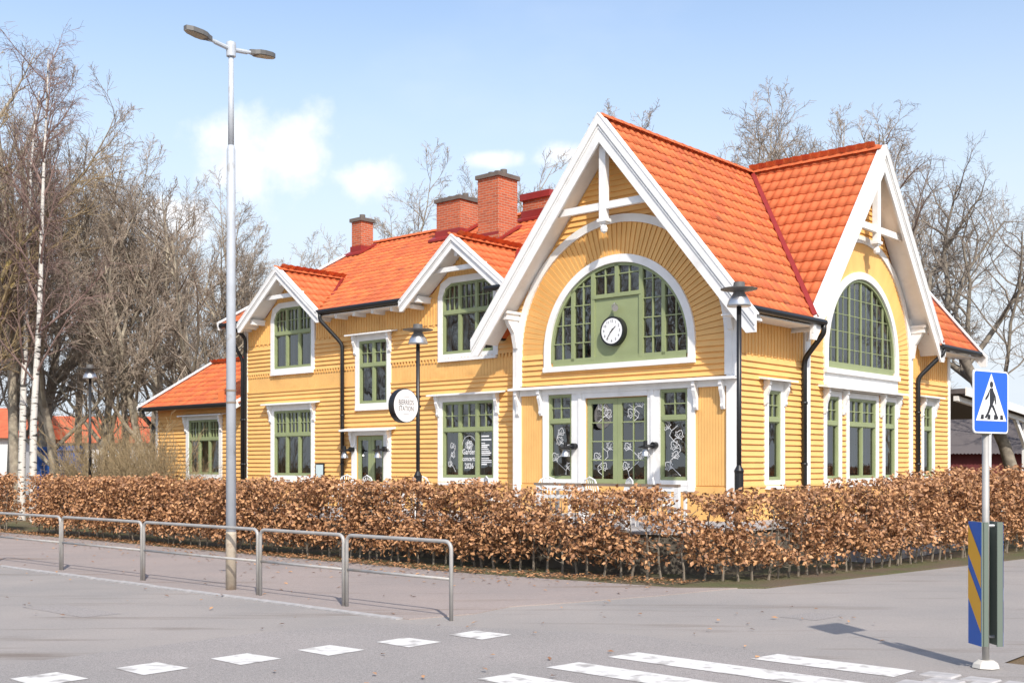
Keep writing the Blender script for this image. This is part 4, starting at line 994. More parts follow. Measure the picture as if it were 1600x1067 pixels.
# projecting round sign
sg_ = empty('round_sign', (L1[0], L1[1], 3.31), ROT, 'round black and white hanging sign with the station name', 'sign')
def ydisc(r, x0, x1, cy, n=40): return [(x0, cy+r*math.cos(2*math.pi*i/n), r*math.sin(2*math.pi*i/n)) for i in range(n)], (x1-x0, 0, 0)
m_ = MB(); m_.prism(*ydisc(.385, -.09, .07, -.44)); m_.build('rim', M_black, sg_)
M_signw = mat('sign_face', (.8, .77, .76), .4)
m_ = MB(); m_.prism(*ydisc(.365, .071, .08, -.44)); m_.build('sign_face', M_signw, sg_); m_ = MB(); m_.prism(*ydisc(.365, -.10, -.091, -.44)); m_.build('sign_face', M_signw, sg_)
m_ = MB(); m_.box(-.03, .03, -.08, .06, -.03, .03); m_.box(-.03, .03, -.08, .06, .2, .24); m_.build('bracket', M_black, sg_)
for sgn, x in ((1, .0815), (-1, -.1015)):
    for (t, s, z) in (('BJERREDS', .135, .07), ('STATION', .135, -.07), ('CAFE', .04, .2), ('BISTRO', .04, -.19)):
        if s < .1: continue
        o = link('lettering', text_mesh(t, s, M_black, 'lettering', .001, bold=.0), sg_); o.location = (x, -.44, z); o.rotation_euler = (R(90), 0, R(90*sgn)); o.scale = (.82, 1.15, 1)
    for z in (.2, -.19):
        mb = MB(); mb.box(x-.0006, x+.0006, -.53, -.35, z-.004, z+.004); mb.build('sign_rule', M_headgrey, sg_)
# tall street light
sl_ = empty('street_light', (-4.457, 18.05, .03), 0, 'tall grey street light with two flat lamp heads by the railing', 'street light')
m_ = MB(); m_.tube([(0, 0, -.1), (0, 0, 6.95), (0, 0, 7.02)], [.082, .068, .05], 16); m_.tube([(0, 0, 7.0), (0, 0, 8.45)], [.048, .04], 14); m_.build('pole', M_post, sl_, smooth=True)
m_ = MB(); m_.lathe([(.0, 8.66), (.075, 8.65), (.08, 8.6), (.075, 8.43), (.045, 8.42)], (0, 0, 0), 16); m_.build('hub', M_post, sl_)
m_ = MB(); m_.prism([(-.09, -.06, 2.95), (-.19, -.04, 2.98), (-.2, -.04, 3.1), (-.09, -.06, 3.14)], (0, .01, 0)); m_.build('reflector_plate', M_rust, sl_)
for z in (2.93, 3.12):
    m_ = MB(); m_.tube([(0, 0, z), (0, 0, z+.03)], .083, 14); m_.build('clamp_band', M_wood, sl_)
m_ = MB(); m_.tube([(0, 0, -.08), (0, 0, .85), (0, 0, .9)], [.0845, .0835, .081], 16); m_.build('stained_base', mat('stained_paint', (.44, .37, .285), .7, var=.15, vscale=7, dirt=(.20, .13, .08), dirt_scale=5), sl_, smooth=True)
for sg in (-1, 1):
    d = Vector((CA, SA, 0))*sg; s = Vector((-d.y, d.x, 0)); e = Vector((0, 0, 1)); tl = .05
    arm = MB(); arm.tube([d*.06+e*8.55, d*.3+e*8.58], .036, 10); arm.tube([d*.28+e*8.58, d*.42+e*8.60], .028, 10); arm.build('arm', M_post, sl_)
    prof = [(.36, .028), (.43, .055), (.49, .10), (.58, .115), (.74, .095), (.83, .04), (.83, -.04), (.74, -.095), (.58, -.115), (.49, -.10), (.43, -.055), (.36, -.028)]
    hd = MB(); hd.prism([d*x+s*y+e*(8.575+(x-.4)*.1) for x, y in prof], (0, 0, .07)); h_ = hd.build('lamp_head', M_headgrey, sl_)
    ln = MB(); ln.prism([d*x+s*y*.8+e*(8.568+(x-.4)*.1) for x, y in prof if x > .48], (0, 0, .006)); ln.build('lens', M_lens, h_)
# hoop railings
px_r = [(85, 892), (222, 908), (398, 932), (545, 948), (725, 968)]
aR = [10.9, 8.13, 5.25, 1.93, -.08, -2.2]
for i in range(5):
    a0, a1 = aR[i]-.035, aR[i+1]+.035; e = empty('guard_rail', W(a1, -10.72, .03), ROT, 'grey steel hoop railing panel along the kerb' if i < 4 else 'grey steel hoop railing panel ending the row by the crossing', 'railing', 'hoop railing panels along the kerb')
    L_ = a0-a1; h = .98; r = .1
    path = [(0, 0, -.05), (0, 0, h-r)]+[(-r+r*math.cos(t), 0, h-r+r*math.sin(t)) for t in (.4, .8, 1.2)]+[(-r, 0, h), (-L_+r, 0, h)]+[(-L_+r-r*math.sin(t), 0, h-r+r*math.cos(t)) for t in (.4, .8, 1.2)]+[(-L_, 0, h-r), (-L_, 0, -.05)]
    m_ = MB(); m_.tube(path, .026, 10); m_.build('hoop', M_galv, e, smooth=True)
    m_ = MB(); m_.tube([(-.02, 0, .5), (-L_+.02, 0, .5)], .02, 8); m_.build('middle_bar', M_galv, e, smooth=True)
# pedestrian crossing sign
ps = empty('crossing_sign', (4.625, 11.11, .02), 0, 'blue pedestrian crossing sign on a grey pole with striped marker boards', 'road sign')
m_ = MB(); m_.tube([(0, 0, -.05), (0, 0, 2.42)], .034, 14); m_.build('pole', M_galv, ps, smooth=True)
m_ = MB(); m_.lathe([(.135, 0), (.12, .04), (.075, .07), (.0, .075)], (0, 0, 0), 8); m_.build('foot', mat('concrete', (.55, .52, .47), .9, var=.1), ps)
ph = R(36); ux = Vector((math.cos(ph), math.sin(ph), 0)); nn = Vector((ux.y, -ux.x, 0))
M_blue = mat('sign_blue', (.012, .11, .62), .35); M_sw = mat('sign_white', (.8, .8, .8), .35); M_sb = mat('sign_black', (.02, .02, .025), .4); M_back = mat('sign_back', (.42, .43, .44), .5, metal=.4)
cz = 2.585; hs = .29
def plate(pts, off, th, m, name, parent):
    mb = MB(); o = Vector((0, 0, cz))+nn*(.045+off); mb.prism([o+ux*x+Vector((0, 0, y)) for x, y in pts], nn*th); return mb.build(name, m, parent)
def rr(h, v, r=.04): return [(sx_*(h-r)+r*math.cos(t), sy_*(v-r)+r*math.sin(t)) for sx_, sy_, t0 in ((1, 1, 0), (-1, 1, 90), (-1, -1, 180), (1, -1, 270)) for t in (R(t0), R(t0+30), R(t0+60), R(t0+90))]
pl = plate(rr(.30, .305), 0, .012, M_sw, 'sign_plate', ps)
plate(rr(.285, .29, .03), .012, .002, M_blue, 'blue_field', pl)
plate([(-.262, -.185), (.262, -.185), (0, .275)], .014, .002, M_sw, 'triangle', pl)
fig = MB(); O_ = Vector((0, 0, cz))+nn*(.045+.0165)
def fp(pts): fig.prism([O_+ux*x+Vector((0, 0, y)) for x, y in pts], nn*.0015)
fp([(.03*math.cos(t*.7), .168+.032*math.sin(t*.7)) for t in range(9)])
fp([(-.03, .13), (.025, .135), (.05, .02), (.02, -.03), (-.03, -.03), (-.03, .05)]); fp([(-.03, .12), (-.05, .05), (-.1, .01), (-.11, .03), (-.07, .07)]); fp([(.02, .12), (.07, .06), (.085, -.02), (.065, -.02), (.05, .04)])
fp([(-.03, -.03), (.015, -.03), (-.04, -.11), (-.085, -.16), (-.12, -.155), (-.07, -.10)]); fp([(-.01, -.03), (.035, -.03), (.08, -.1), (.115, -.15), (.12, -.165), (.09, -.165), (.05, -.1)])
for x in (-.19, -.075, .04, .15): fp([(x, -.17), (x+.055, -.17), (x+.045+.012*(x < 0), -.125), (x+.012*(x < 0)+.004, -.125)])
fig.build('walking_figure', M_sb, pl)
m_ = MB(); m_.box(-.29, .29, -.002, .0, -.3, .3, T=lambda x, y, z: tuple(Vector((0, 0, cz))+nn*.044+ux*x+nn*y+Vector((0, 0, z)))); m_.build('plate_back', M_back, pl)
m_ = MB(); m_.tube([(0, 0, 2.27), (0, 0, 2.36)], .05, 12); m_.build('clamp', mat('brass_clamp', (.35, .30, .20), .5, metal=.4), ps)
for sg in (-1, 1):
    dv = Vector((.12, -1, 0)).normalized(); nv_ = Vector((-1, -.12, 0)).normalized(); o = Vector((sg*.085, 0, 0))
    bd = MB(); hw = .12; z0, z1 = .22, 1.42
    bd.prism([o-dv*hw+Vector((0, 0, z0)), o+dv*hw+Vector((0, 0, z0)), o+dv*hw+Vector((0, 0, z1)), o-dv*hw+Vector((0, 0, z1))], nv_*(.02 if sg < 0 else -.02))
    for s2 in (-1, 1): bd.prism([o+dv*hw*s2+Vector((0, 0, z0)), o+dv*(hw*s2+.012)+Vector((0, 0, z0)), o+dv*(hw*s2+.012)+Vector((0, 0, z1)), o+dv*hw*s2+Vector((0, 0, z1))], -nv_*.045*(1 if sg < 0 else -1))
    b_ = bd.build('marker_board', mat('board_frame', (.13, .16, .13), .5), ps)
    face = o+nv_*(.0215 if sg < 0 else -.0215)
    def fq(y0, y1, z0_, z1_, m, nm):
        mb = MB(); mb.add([face+dv*y0+Vector((0, 0, z0_)), face+dv*y1+Vector((0, 0, z1_-(.0))), face+dv*y1+Vector((0, 0, z1_+.0)), face+dv*y0+Vector((0, 0, z0_))], [(0, 1, 2, 3)]); return mb.build(nm, m, b_)
    n = 4; hh = (z1-z0)
    M_yb = mat('board_yellow', (.72, .36, .02), .4); M_bb = mat('board_blue', (.012, .10, .42), .4)
    fb = MB(); fb.prism([face-dv*hw+Vector((0, 0, z0)), face+dv*hw+Vector((0, 0, z0)), face+dv*hw+Vector((0, 0, z1)), face-dv*hw+Vector((0, 0, z1))], nv_*(.002 if sg < 0 else -.002)); fb.build('board_face', M_bb, b_)
    off = nv_*(.0045 if sg < 0 else -.0045)
    for (za, zb) in ((.25, .55), (.68, .98)) if sg < 0 else ((.25, .55), (.68, .98)):
        q = MB(); drop = .2
        q.add([face+off-dv*hw+Vector((0, 0, z0+za*hh/1.2+drop)), face+off+dv*hw+Vector((0, 0, z0+za*hh/1.2-.12)), face+off+dv*hw+Vector((0, 0, z0+zb*hh/1.2-.12)), face+off-dv*hw+Vector((0, 0, min(z1, z0+zb*hh/1.2+drop)))], [(0, 1, 2, 3)]); q.build('yellow_stripe', M_yb, b_)
m_ = MB()
for z in (.30, 1.38): m_.tube([(-.085, 0, z), (.085, 0, z)], .015, 8)
m_.build('board_clamp', M_back, ps)

# ------------------------------------------------------------------ hedges
M_leaf = mat('beech_leaf', (0.39, 0.20, 0.098), .55, island=.5, spec=.35)
M_stem = mat('beech_stem', (0.20, 0.165, 0.125), .9, var=.2, vscale=8)
def hedge(name, path, label, dens, hfun, thick, seed, tf=lambda t: 0.0):
    """clipped beech hedge along path [(x,y)...]"""
    e = empty(name, (path[0][0], path[0][1], .04), 0, label, 'hedge'); org = Vector((path[0][0], path[0][1], .04)); rd = np.random.default_rng(seed); pr = random.Random(seed)
    P = [Vector((p[0], p[1], 0)) for p in path]; seg = [(P[i+1]-P[i]).length for i in range(len(P)-1)]; Lt = sum(seg)
    def at(s):
        for i, l in enumerate(seg):
            if s <= l or i == len(seg)-1: d = (P[i+1]-P[i]).normalized(); return P[i]+d*s, d
            s -= l
    s = .1
    k = 0
    while s < Lt-.05:
        p, d = at(s); n = Vector((-d.y, d.x, 0)); h = hfun(s/Lt)*pr.uniform(.8, .97); mb = MB()
        p = p+n*pr.uniform(-.08, .08); b0 = p-org+Vector((0, 0, .0))
        pts = [b0+Vector((0, 0, -.05))]; q = b0.copy()
        for j in range(5): q = q+Vector((pr.uniform(-.05, .05), pr.uniform(-.05, .05), h/5)); pts.append(q.copy())
        mb.tube(pts, [.022, .019, .016, .012, .008, .004], 5)
        for j in range(16):
            f = pr.uniform(.12, 1); i0 = min(4, int(f*5)); base = pts[i0].lerp(pts[i0+1], f*5-i0); ang = pr.uniform(0, 6.28); l = pr.uniform(.2, .45)
            v = Vector((math.cos(ang), math.sin(ang), pr.uniform(.2, .9))).normalized(); tip = base+v*l
            if tip.z > h+.1: tip.z = h+.1
            mb.tube([base, base.lerp(tip, .5)+Vector((0, 0, -.02)), tip], [.007, .005, .002], 3, caps=False)
        mb.build('stem', M_stem, e); s += pr.uniform(.24, .36); k += 1
    # leaves in clumps
    N = int(Lt*dens); S = rd.uniform(0, Lt, N*2)
    ncl = int(Lt*26); cs = rd.uniform(0, Lt, ncl)
    idx = rd.integers(0, ncl, N); clz = rd.uniform(.16, 1.0, ncl); cln = rd.uniform(-.5, .5, ncl)
    ss = cs[idx]+rd.normal(0, .10, N); zz = clz[idx]; nn_ = cln[idx]*1.0
    sel = rd.random(N) < .5
    ss = np.where(sel, rd.uniform(0, Lt, N), ss); zz = np.where(sel, rd.uniform(.10, 1.0, N)**.85, zz+rd.normal(0, .05, N)); nn_ = np.where(sel, rd.uniform(-.5, .5, N), nn_+rd.normal(0, .12, N))
    keep = (ss > 0) & (ss < Lt) & (np.abs(nn_) < .56) & (zz < 1.03) & (zz > .07)
    gap = np.sin(ss*2.3+seed)+np.sin(ss*5.1+1.3*zz*6)+np.sin(zz*9+ss*1.7)
    thin = np.array([tf(q) for q in ss/Lt]); keep &= ~((gap > 1.6-thin*1.15) & (rd.random(N) < .75+.2*thin)) & ~(rd.random(N) < thin*.25) & ~((zz < .22) & (rd.random(N) < .62))
    ss, zz, nn_ = ss[keep], zz[keep], nn_[keep]; N = len(ss)
    cum = np.cumsum([0]+seg); X = np.zeros((N, 3))
    si = np.clip(np.searchsorted(cum, ss, side='right')-1, 0, len(seg)-1)
    Pa = np.array([[p.x, p.y] for p in P]); D = np.array([[(P[i+1]-P[i]).normalized().x, (P[i+1]-P[i]).normalized().y] for i in range(len(seg))])
    X[:, :2] = Pa[si]+D[si]*(ss-cum[si])[:, None]+np.stack([-D[si][:, 1], D[si][:, 0]], 1)*(nn_*thick)[:, None]
    hh = np.array([hfun(s/Lt) for s in ss]); wob = 1+.035*np.sin(ss*3.1)+.03*np.sin(ss*7.7+1)
    X[:, 2] = zz*hh*wob; X -= np.array([org.x, org.y, 0])
    ln = rd.uniform(.065, .115, N); wdt = ln*rd.uniform(.24, .34, N)
    az = rd.uniform(0, 2*np.pi, N); el = rd.uniform(-1.2, .5, N)
    dv = np.stack([np.cos(az)*np.cos(el), np.sin(az)*np.cos(el), np.sin(el)], 1)
    t = rd.normal(size=(N, 3)); sv = np.cross(dv, t); sv /= np.linalg.norm(sv, axis=1)[:, None]; nv = np.cross(dv, sv)
    fold = rd.uniform(.15, .5, N)[:, None]
    base = X; tip = X+dv*ln[:, None]-nv*(ln*rd.uniform(-.15, .3, N))[:, None]; mid = X+dv*(ln*.5)[:, None]
    lft = mid+sv*wdt[:, None]+nv*fold*wdt[:, None]; rgt = mid-sv*wdt[:, None]+nv*fold*wdt[:, None]
    V = np.stack([base, lft, tip, rgt], 1).reshape(-1, 3); i4 = np.arange(N)*4
    F = np.concatenate([np.stack([i4, i4+2, i4+1], 1), np.stack([i4, i4+3, i4+2], 1)]); F = F[np.argsort(np.tile(np.arange(N), 2), kind='stable')]
    o = np_mesh('foliage', V, F, M_leaf, e); tag(o, kind='stuff'); return e
hA = [(W(a, b).x, W(a, b).y) for a, b in ((19.4, -5.75), (8.5, -5.7), (2.2, -5.1), (-.6, -4.95), (-1.6, -4.75))]
hB = [(W(a, b).x, W(a, b).y) for a, b in ((-1.7, -4.8), (-2.6, -4.0), (-3.15, -.5), (-3.7, 5.3), (-4.0, 9.0), (-4.3, 16))]
hC = [(W(a, b).x, W(a, b).y) for a, b in ((34, -5.9), (21.0, -5.8))]
hedge('beech_hedge', hA, 'brown-leaved clipped beech hedge along the pavement in front of the station', 3400, lambda t: 1.60 if t < .75 else 1.60-.10*(t-.75)/.25, .85, 3, lambda t: max(0, (t-.6)/.4))
hedge('beech_hedge', hB, 'brown-leaved clipped beech hedge along the side path beside the hall', 3000, lambda t: 1.42+(.40*min(1, t/.4)), .85, 4, lambda t: max(.15, 1-t/.32))
hedge('beech_hedge', hC, 'brown-leaved clipped beech hedge beyond the gap at the far end', 2600, lambda t: 1.6, .8, 5)
# fallen leaves
N = 5200; sa = rng.uniform(-2.2, 30, N); bb = np.where(rng.random(N) < .8, -6.05+rng.normal(0, .22, N), -6.6+rng.normal(0, .7, N))
cor = sa < 2.2; bb[cor] += (2.2-sa[cor])*.22
stray = rng.random(N) < .03; bb[stray] = rng.uniform(-14.5, -6.5, stray.sum()); sa[stray] = rng.uniform(-8, 12, stray.sum())
V = []; F = []
for i in range(N):
    p = W(sa[i], bb[i], (.05 if bb[i] > -6.6 else .022)+rng.uniform(0, .02)); t = rng.uniform(0, 6.28); l = rng.uniform(.03, .05); d = Vector((math.cos(t), math.sin(t), rng.uniform(-.2, .3)))*l; s = Vector((-math.sin(t), math.cos(t), rng.uniform(-.3, .3)))*l*.5; o = len(V)
    V += [p-d, p+s+Vector((0, 0, .008)), p+d, p-s+Vector((0, 0, .008))]; F += [(o, o+3, o+2, o+1)]
lf = np_mesh('fallen_leaves', [tuple(v) for v in V], F, M_leaf); tag(lf, 'dry brown leaves fallen along the foot of the hedge', 'leaves', kind='stuff')

# ------------------------------------------------------------------ terrace furniture
M_chair = mat('white_garden_paint', (.78, .77, .75), .5, var=.05)
def garden_chair(a, b, rz, label):
    p = W(a, b, .782); e = empty('garden_chair', p, rz, label, 'chair', 'white garden chairs on the terrace')
    for x in (-.2, .2):
        for y in (-.2, .2): m = MB(); m.tube([(x, y, 0), (x*.95, y*.95, .44)], .014, 6); m.build('leg', M_chair, e)
    m = MB()
    for i in range(5): m.box(-.23, .23, -.22+i*.09, -.15+i*.09, .43, .455)
    m.build('seat', M_chair, e)
    m = MB(); arc = [(-.23, .22, .44), (-.23, .26, .75), (-.16, .28, .90), (0, .285, .96), (.16, .28, .90), (.23, .26, .75), (.23, .22, .44)]; m.tube(arc, .016, 6)
    for x in (-.14, -.07, 0, .07, .14): m.tube([(x, .22, .46), (x, .28, .93-abs(x)*.2)], .01, 5)
    m.build('backrest', M_chair, e); return e
def garden_table(a, b, label):
    e = empty('garden_table', W(a, b, .782), ROT, label, 'table', 'white garden tables on the terrace')
    m = MB()
    for i in range(6): m.box(-.45, .45, -.36+i*.12, -.25+i*.12, .70, .725)
    m.build('table_top', M_chair, e)
    for x in (-.38, .38):
        for y in (-.28, .28): m = MB(); m.box(x-.025, x+.025, y-.025, y+.025, 0, .7); m.build('leg', M_chair, e)
spots = [(3.75, -3.3, ROT+2.6), (2.6, -3.2, ROT+.4), (1.6, -2.6, ROT+2.9), (.7, -3.3, ROT-.6), (-.3, -3.0, ROT+2.2), (6.2, -3.2, ROT+1.0), (7.6, -3.3, ROT+3.0), (9.2, -3.1, ROT+.2)]
for a, b, r_ in spots: garden_chair(a, b, r_, 'white slatted garden chair on the terrace behind the hedge')
for a, b in ((2.0, -3.3), (.2, -2.5), (6.9, -3.2)): garden_table(a, b, 'white slatted garden table on the terrace behind the hedge')
tr_ = empty('terrace_rail', W(-.4, -3.6, .78), ROT, 'low terrace railing with dark wooden handrail and white posts', 'railing')
m = MB(); m.box(-2.9, .55, -.04, .04, .80, .85); m.build('handrail', M_wood, tr_)
for i in range(4): m = MB(); m.box(-2.85+i*1.1, -2.75+i*1.1, -.035, .035, 0, .80); m.build('post', M_chair, tr_)
m = MB(); m.box(-2.85, .5, -.02, .02, .55, .62); m.build('rail_board', M_chair, tr_)
st_ = empty('stair_handrail', W(4.3, -3.9, .78), ROT, 'black iron handrail sloping down beside the terrace steps', 'handrail')
m = MB(); m.tube([(-.3, 0, .78), (.0, 0, .80), (.2, 0, .78), (1.1, -.5, .35)], .02, 8); m.build('rail', M_black, st_)
for x, h in ((0, .8), (1.05, .38)): m = MB(); m.tube([(x, -.5*max(0, x-.2)/.9, -.3 if x else 0), (x, -.5*max(0, x-.2)/.9, h)], .016, 6); m.build('post', M_black, st_)

# ------------------------------------------------------------------ trees
def bark(name, c1, c2, sc=3.0): return mat(name, c1, .9, var=.2, vscale=6, col2=c2, c2scale=sc, c2lo=.42, c2hi=.6)
M_bark = bark('grey_bark', (.31, .26, .20), (.37, .32, .24)); M_bark2 = bark('lichen_bark', (.17, .13, .07), (.27, .20, .07)); M_twig = mat('twig_brown', (.30, .24, .185), .9, var=.15)
M_twig2 = mat('twig_ochre', (.27, .20, .11), .9, var=.15); M_birch = mat('birch_bark', (.60, .57, .52), .8, col2=(.05, .045, .04), c2scale=2.2, c2lo=.56, c2hi=.62, stretch=(1, 1, 4)); M_btwig = mat('birch_twig', (.21, .14, .12), .9, var=.1)
class Tree:
    def __init__(s, seed): s.r = random.Random(seed); s.t = MB(); s.c = MB(); s.n = 0
    def branch(s, p, d, L, r, lev, P):
        r0 = r; rd = s.r; k = P['seg'][min(lev, len(P['seg'])-1)]; pts = [p]; rad = [r]; dirs = [d]
        for i in range(k):
            j = P['wob'][min(lev, len(P['wob'])-1)]
            d = (d+Vector((rd.gauss(0, j), rd.gauss(0, j), rd.gauss(0, j)))+Vector((0, 0, P['up'][min(lev, len(P['up'])-1)]))).normalized()
            p = p+d*(L/k); pts.append(p); rad.append(max(.0045, r*(1-(i+1)/k*P['taper'][min(lev, len(P['taper'])-1)]))); dirs.append(d)
        (s.t if lev <= P.get('tl', 1) else s.c).tube(pts, rad, (9, 6, 4, 3, 3, 3)[lev], caps=False); s.n += 1
        if lev >= P['levels']: return
        nb = P['num'][lev]; nb = max(1, int(round(nb*rd.uniform(.8, 1.2))))
        for b in range(nb):
            f = P['start'][lev]+(1-P['start'][lev])*((b+rd.random())/nb); i = min(k-1, int(f*k)); q = pts[i].lerp(pts[i+1], f*k-i)
            ax = dirs[i+1]; o = ax.orthogonal().normalized(); o.rotate(Matrix.Rotation(rd.uniform(0, 6.283), 3, ax)); an = R(P['ang'][lev]*rd.uniform(.7, 1.25))
            nd = (ax*math.cos(an)+o*math.sin(an)).normalized()
            nl = L*P['len'][lev]*rd.uniform(.65, 1.15)*(1-P['fall'][lev]*f)
            nr = min(rad[i]*.72, r0*P['rr'][lev]*rd.uniform(.8, 1.1)); s.branch(q, nd, nl, max(nr, .0055), lev+1, P)
    def make(s, name, mt, mc, label, group=None, cat='tree'):
        e = empty(name, (0, 0, 0), 0, label, cat, group); s.t.build('trunk', mt, e, smooth=True); s.c.build('crown', mc, e); return e
P_up = dict(levels=4, seg=(7, 6, 5, 3, 2), wob=(.06, .10, .13, .16, .2), up=(.06, .10, .09, .06, .03), taper=(.72, .8, .85, .8, .7), num=(13, 9, 8, 7), start=(.18, .15, .15, .1), ang=(44, 40, 42, 45), len=(.68, .52, .47, .5), fall=(.45, .4, .3, .3), rr=(.5, .5, .5, .55), tl=1)
P_tall = dict(P_up, num=(16, 7, 6, 5), start=(.38, .2, .2, .15), len=(.36, .5, .5, .45), fall=(.55, .4, .3, .3), wob=(.03, .10, .13, .16, .2), ang=(48, 40, 42, 45), rr=(.38, .5, .5, .55))
P_birch = dict(levels=3, seg=(9, 5, 5, 4), wob=(.025, .09, .12, .1), up=(.03, .12, -.05, -.16), taper=(.85, .85, .8, .7), num=(24, 9, 8), start=(.3, .2, .15), ang=(42, 40, 45), len=(.30, .45, .6), fall=(.6, .3, .2), rr=(.3, .45, .5), tl=0)
P_old = dict(levels=4, seg=(6, 7, 6, 4, 3), wob=(.07, .17, .2, .22, .25), up=(.0, .05, .05, .04, .02), taper=(.55, .75, .8, .8, .7), num=(10, 10, 9, 8), start=(.35, .2, .15, .15), ang=(52, 48, 48, 48), len=(.85, .5, .48, .48), fall=(.35, .35, .3, .3), rr=(.46, .44, .45, .5), tl=1)
P_shrub = dict(levels=2, seg=(5, 4, 3), wob=(.10, .14, .18), up=(.05, .06, .02), taper=(.8, .8, .7), num=(7, 5), start=(.25, .2), ang=(30, 38), len=(.5, .45), fall=(.3, .3), rr=(.5, .5), tl=0)
HID = []
def proto(name, P, seed, H, r, mt, mc, lean=(0, 0), cat='tree'):
    T = Tree(seed); T.branch(Vector((0, 0, -.3)), Vector((lean[0], lean[1], 1)).normalized(), H, r, 0, P); e = T.make(name, mt, mc, 'x', None, cat); e['uses'] = 0; HID.append(e); return e
pr_up = [proto('bare_tree', P_up, 11+i, 8.6, .15, M_bark, M_twig) for i in range(3)]
pr_tall = [proto('bare_tree', P_tall, 31+i, 14.5, .2, M_bark, M_twig) for i in range(2)]
pr_li = proto('bare_tree', P_up, 53, 10.5, .24, M_bark2, M_twig2)
pr_bi = [proto('birch_tree', P_birch, 71+i, 16.5, .15, M_birch, M_btwig) for i in range(2)]
pr_old = proto('old_tree', P_old, 90, 9.5, .25, bark('dark_bark', (.19, .16, .125), (.25, .215, .165)), mat('twig_grey', (.22, .185, .15), .9, var=.15), lean=(-.24, 0))
def mk_shrub(seed):
    T = Tree(seed)
    for i in range(26):
        a = T.r.uniform(0, 6.28); rr_ = T.r.uniform(0, .6); T.branch(Vector((rr_*math.cos(a), rr_*math.sin(a), -.05)), Vector((.35*math.cos(a), .35*math.sin(a), 1)).normalized(), T.r.uniform(1.6, 2.9), .014, 0, P_shrub)
    e = empty('bare_shrub', (0, 0, 0), 0, 'x', 'shrub'); 
    T.t.build('stems', M_twig2, e); T.c.build('twigs', M_twig2, e); e['uses'] = 0; HID.append(e); return e
pr_sh = [mk_shrub(101), mk_shrub(102)]
def put(pr, x, y, sc, rz, label, group, z=0, sz=None):
    o = copy_tree(pr) if pr['uses'] else pr
    pr['uses'] = pr['uses']+1
    if 'uses' in o.keys() and o is not pr: del o['uses']
    o.location = (x, y, z); o.rotation_euler = (0, 0, rz); o.scale = (sc, sc, sz or sc); tag(o, label, None, group); return o
def pxx(px, d): return (px-800)/1777.6*d
rdw = random.Random(21)
LABW = {'up': ('bare many-forked tree in the dense wood beyond the annex', 'many-forked bare trees of the wood'), 'ta': ('tall slender bare tree with a straight trunk in the wood', 'tall slender bare trees of the wood')}
wood = [(-40, 40, 'li', 1.3), (14, 47, 'up0', 1.62), (24, 43, 'tall0', 1.06), (72, 47, 'tall1', 1.05), (92, 45, 'up1', 1.45), (122, 52, 'tall0', .98), (150, 46, 'up2', 1.30), (178, 56, 'tall1', .92), (200, 49, 'tall0', .9), (228, 46, 'up1', 1.22), (258, 53, 'up2', 1.42), (284, 48, 'up0', 1.36),
        (318, 55, 'up1', 1.34), (345, 52, 'tall1', .78), (368, 56, 'up0', 1.25), (398, 60, 'up1', 1.20), (425, 58, 'up2', 1.18), (455, 66, 'up0', 1.15), (485, 72, 'up1', 1.1), (-90, 50, 'up1', 1.5), (-10, 56, 'tall1', 1.2), (60, 58, 'up2', 1.7), (236, 66, 'tall0', 1.0), (295, 68, 'tall0', .95)]
for i, (px, d, kind, sc) in enumerate(wood):
    pr = {'li': pr_li, 'up0': pr_up[0], 'up1': pr_up[1], 'up2': pr_up[2], 'tall0': pr_tall[0], 'tall1': pr_tall[1]}[kind]
    lab, grp = ('broad bare tree with yellowish lichened limbs at the edge of the wood', None) if kind == 'li' else LABW[kind[:2]]
    put(pr, pxx(px, d), d, sc, rdw.uniform(0, 6.28), lab, grp)
for px, d, i in ((34, 41, 0), (53, 40, 1)): put(pr_bi[i], pxx(px, d), d, 1.0, i*2.0, 'white-barked birch with fine hanging twigs in the wood', 'birches in the wood')
G2 = 'bare trees rising behind the station roofs'
for px, d, k, sc in ((520, 74, 0, 1.15), (690, 60, 1, 1.52), (745, 64, 0, 1.62), (800, 58, 2, 1.55), (860, 62, 0, 1.66), (985, 56, 1, 1.62), (1075, 54, 2, 1.62), (1130, 57, 0, 1.66), (1165, 50, 1, 1.54), (1215, 53, 2, 1.7), (1280, 50, 0, 1.56), (1340, 52, 1, 1.5), (1395, 54, 2, 1.48)):
    put(pr_up[k], pxx(px, d), d, sc, rdw.uniform(0, 6.28), 'bare deciduous tree rising behind the station roof', G2)
put(pr_old, pxx(1606, 38), 38, .98, R(10), 'large old bare tree with a thick leaning trunk beside the shed', None)
put(pr_up[2], pxx(1730, 50), 50, 1.3, 1.0, 'bare tree with spreading twigs right of the old tree', None)
# trees further along the street and path, outside the view but seen in the panes
for i, (x, y, k, sc) in enumerate(((40, 44, 0, 1.4), (47, 38, 1, 1.5), (-30, 22, 1, 1.4), (-36, 30, 2, 1.5), (-34, 14, 0, 1.4), (-44, 24, 1, 1.6))):
    put(pr_up[k], x, y, sc, i*1.3, 'bare street tree standing further along the road', 'bare street trees further along the road')
for i, (px, d, sc) in enumerate(((150, 38, 1.0), (182, 37, 1.05), (212, 36.5, 1.1), (236, 36, 1.0), (262, 35.5, .85), (120, 39, .8), (170, 41, 1.2), (225, 40, 1.25), (290, 35, .62), (318, 34.5, .55))):
    put(pr_sh[i % 2], pxx(px, d), d, sc, i*1.1, 'leafless brown shrub growing beside the annex', 'leafless shrubs beside the annex')

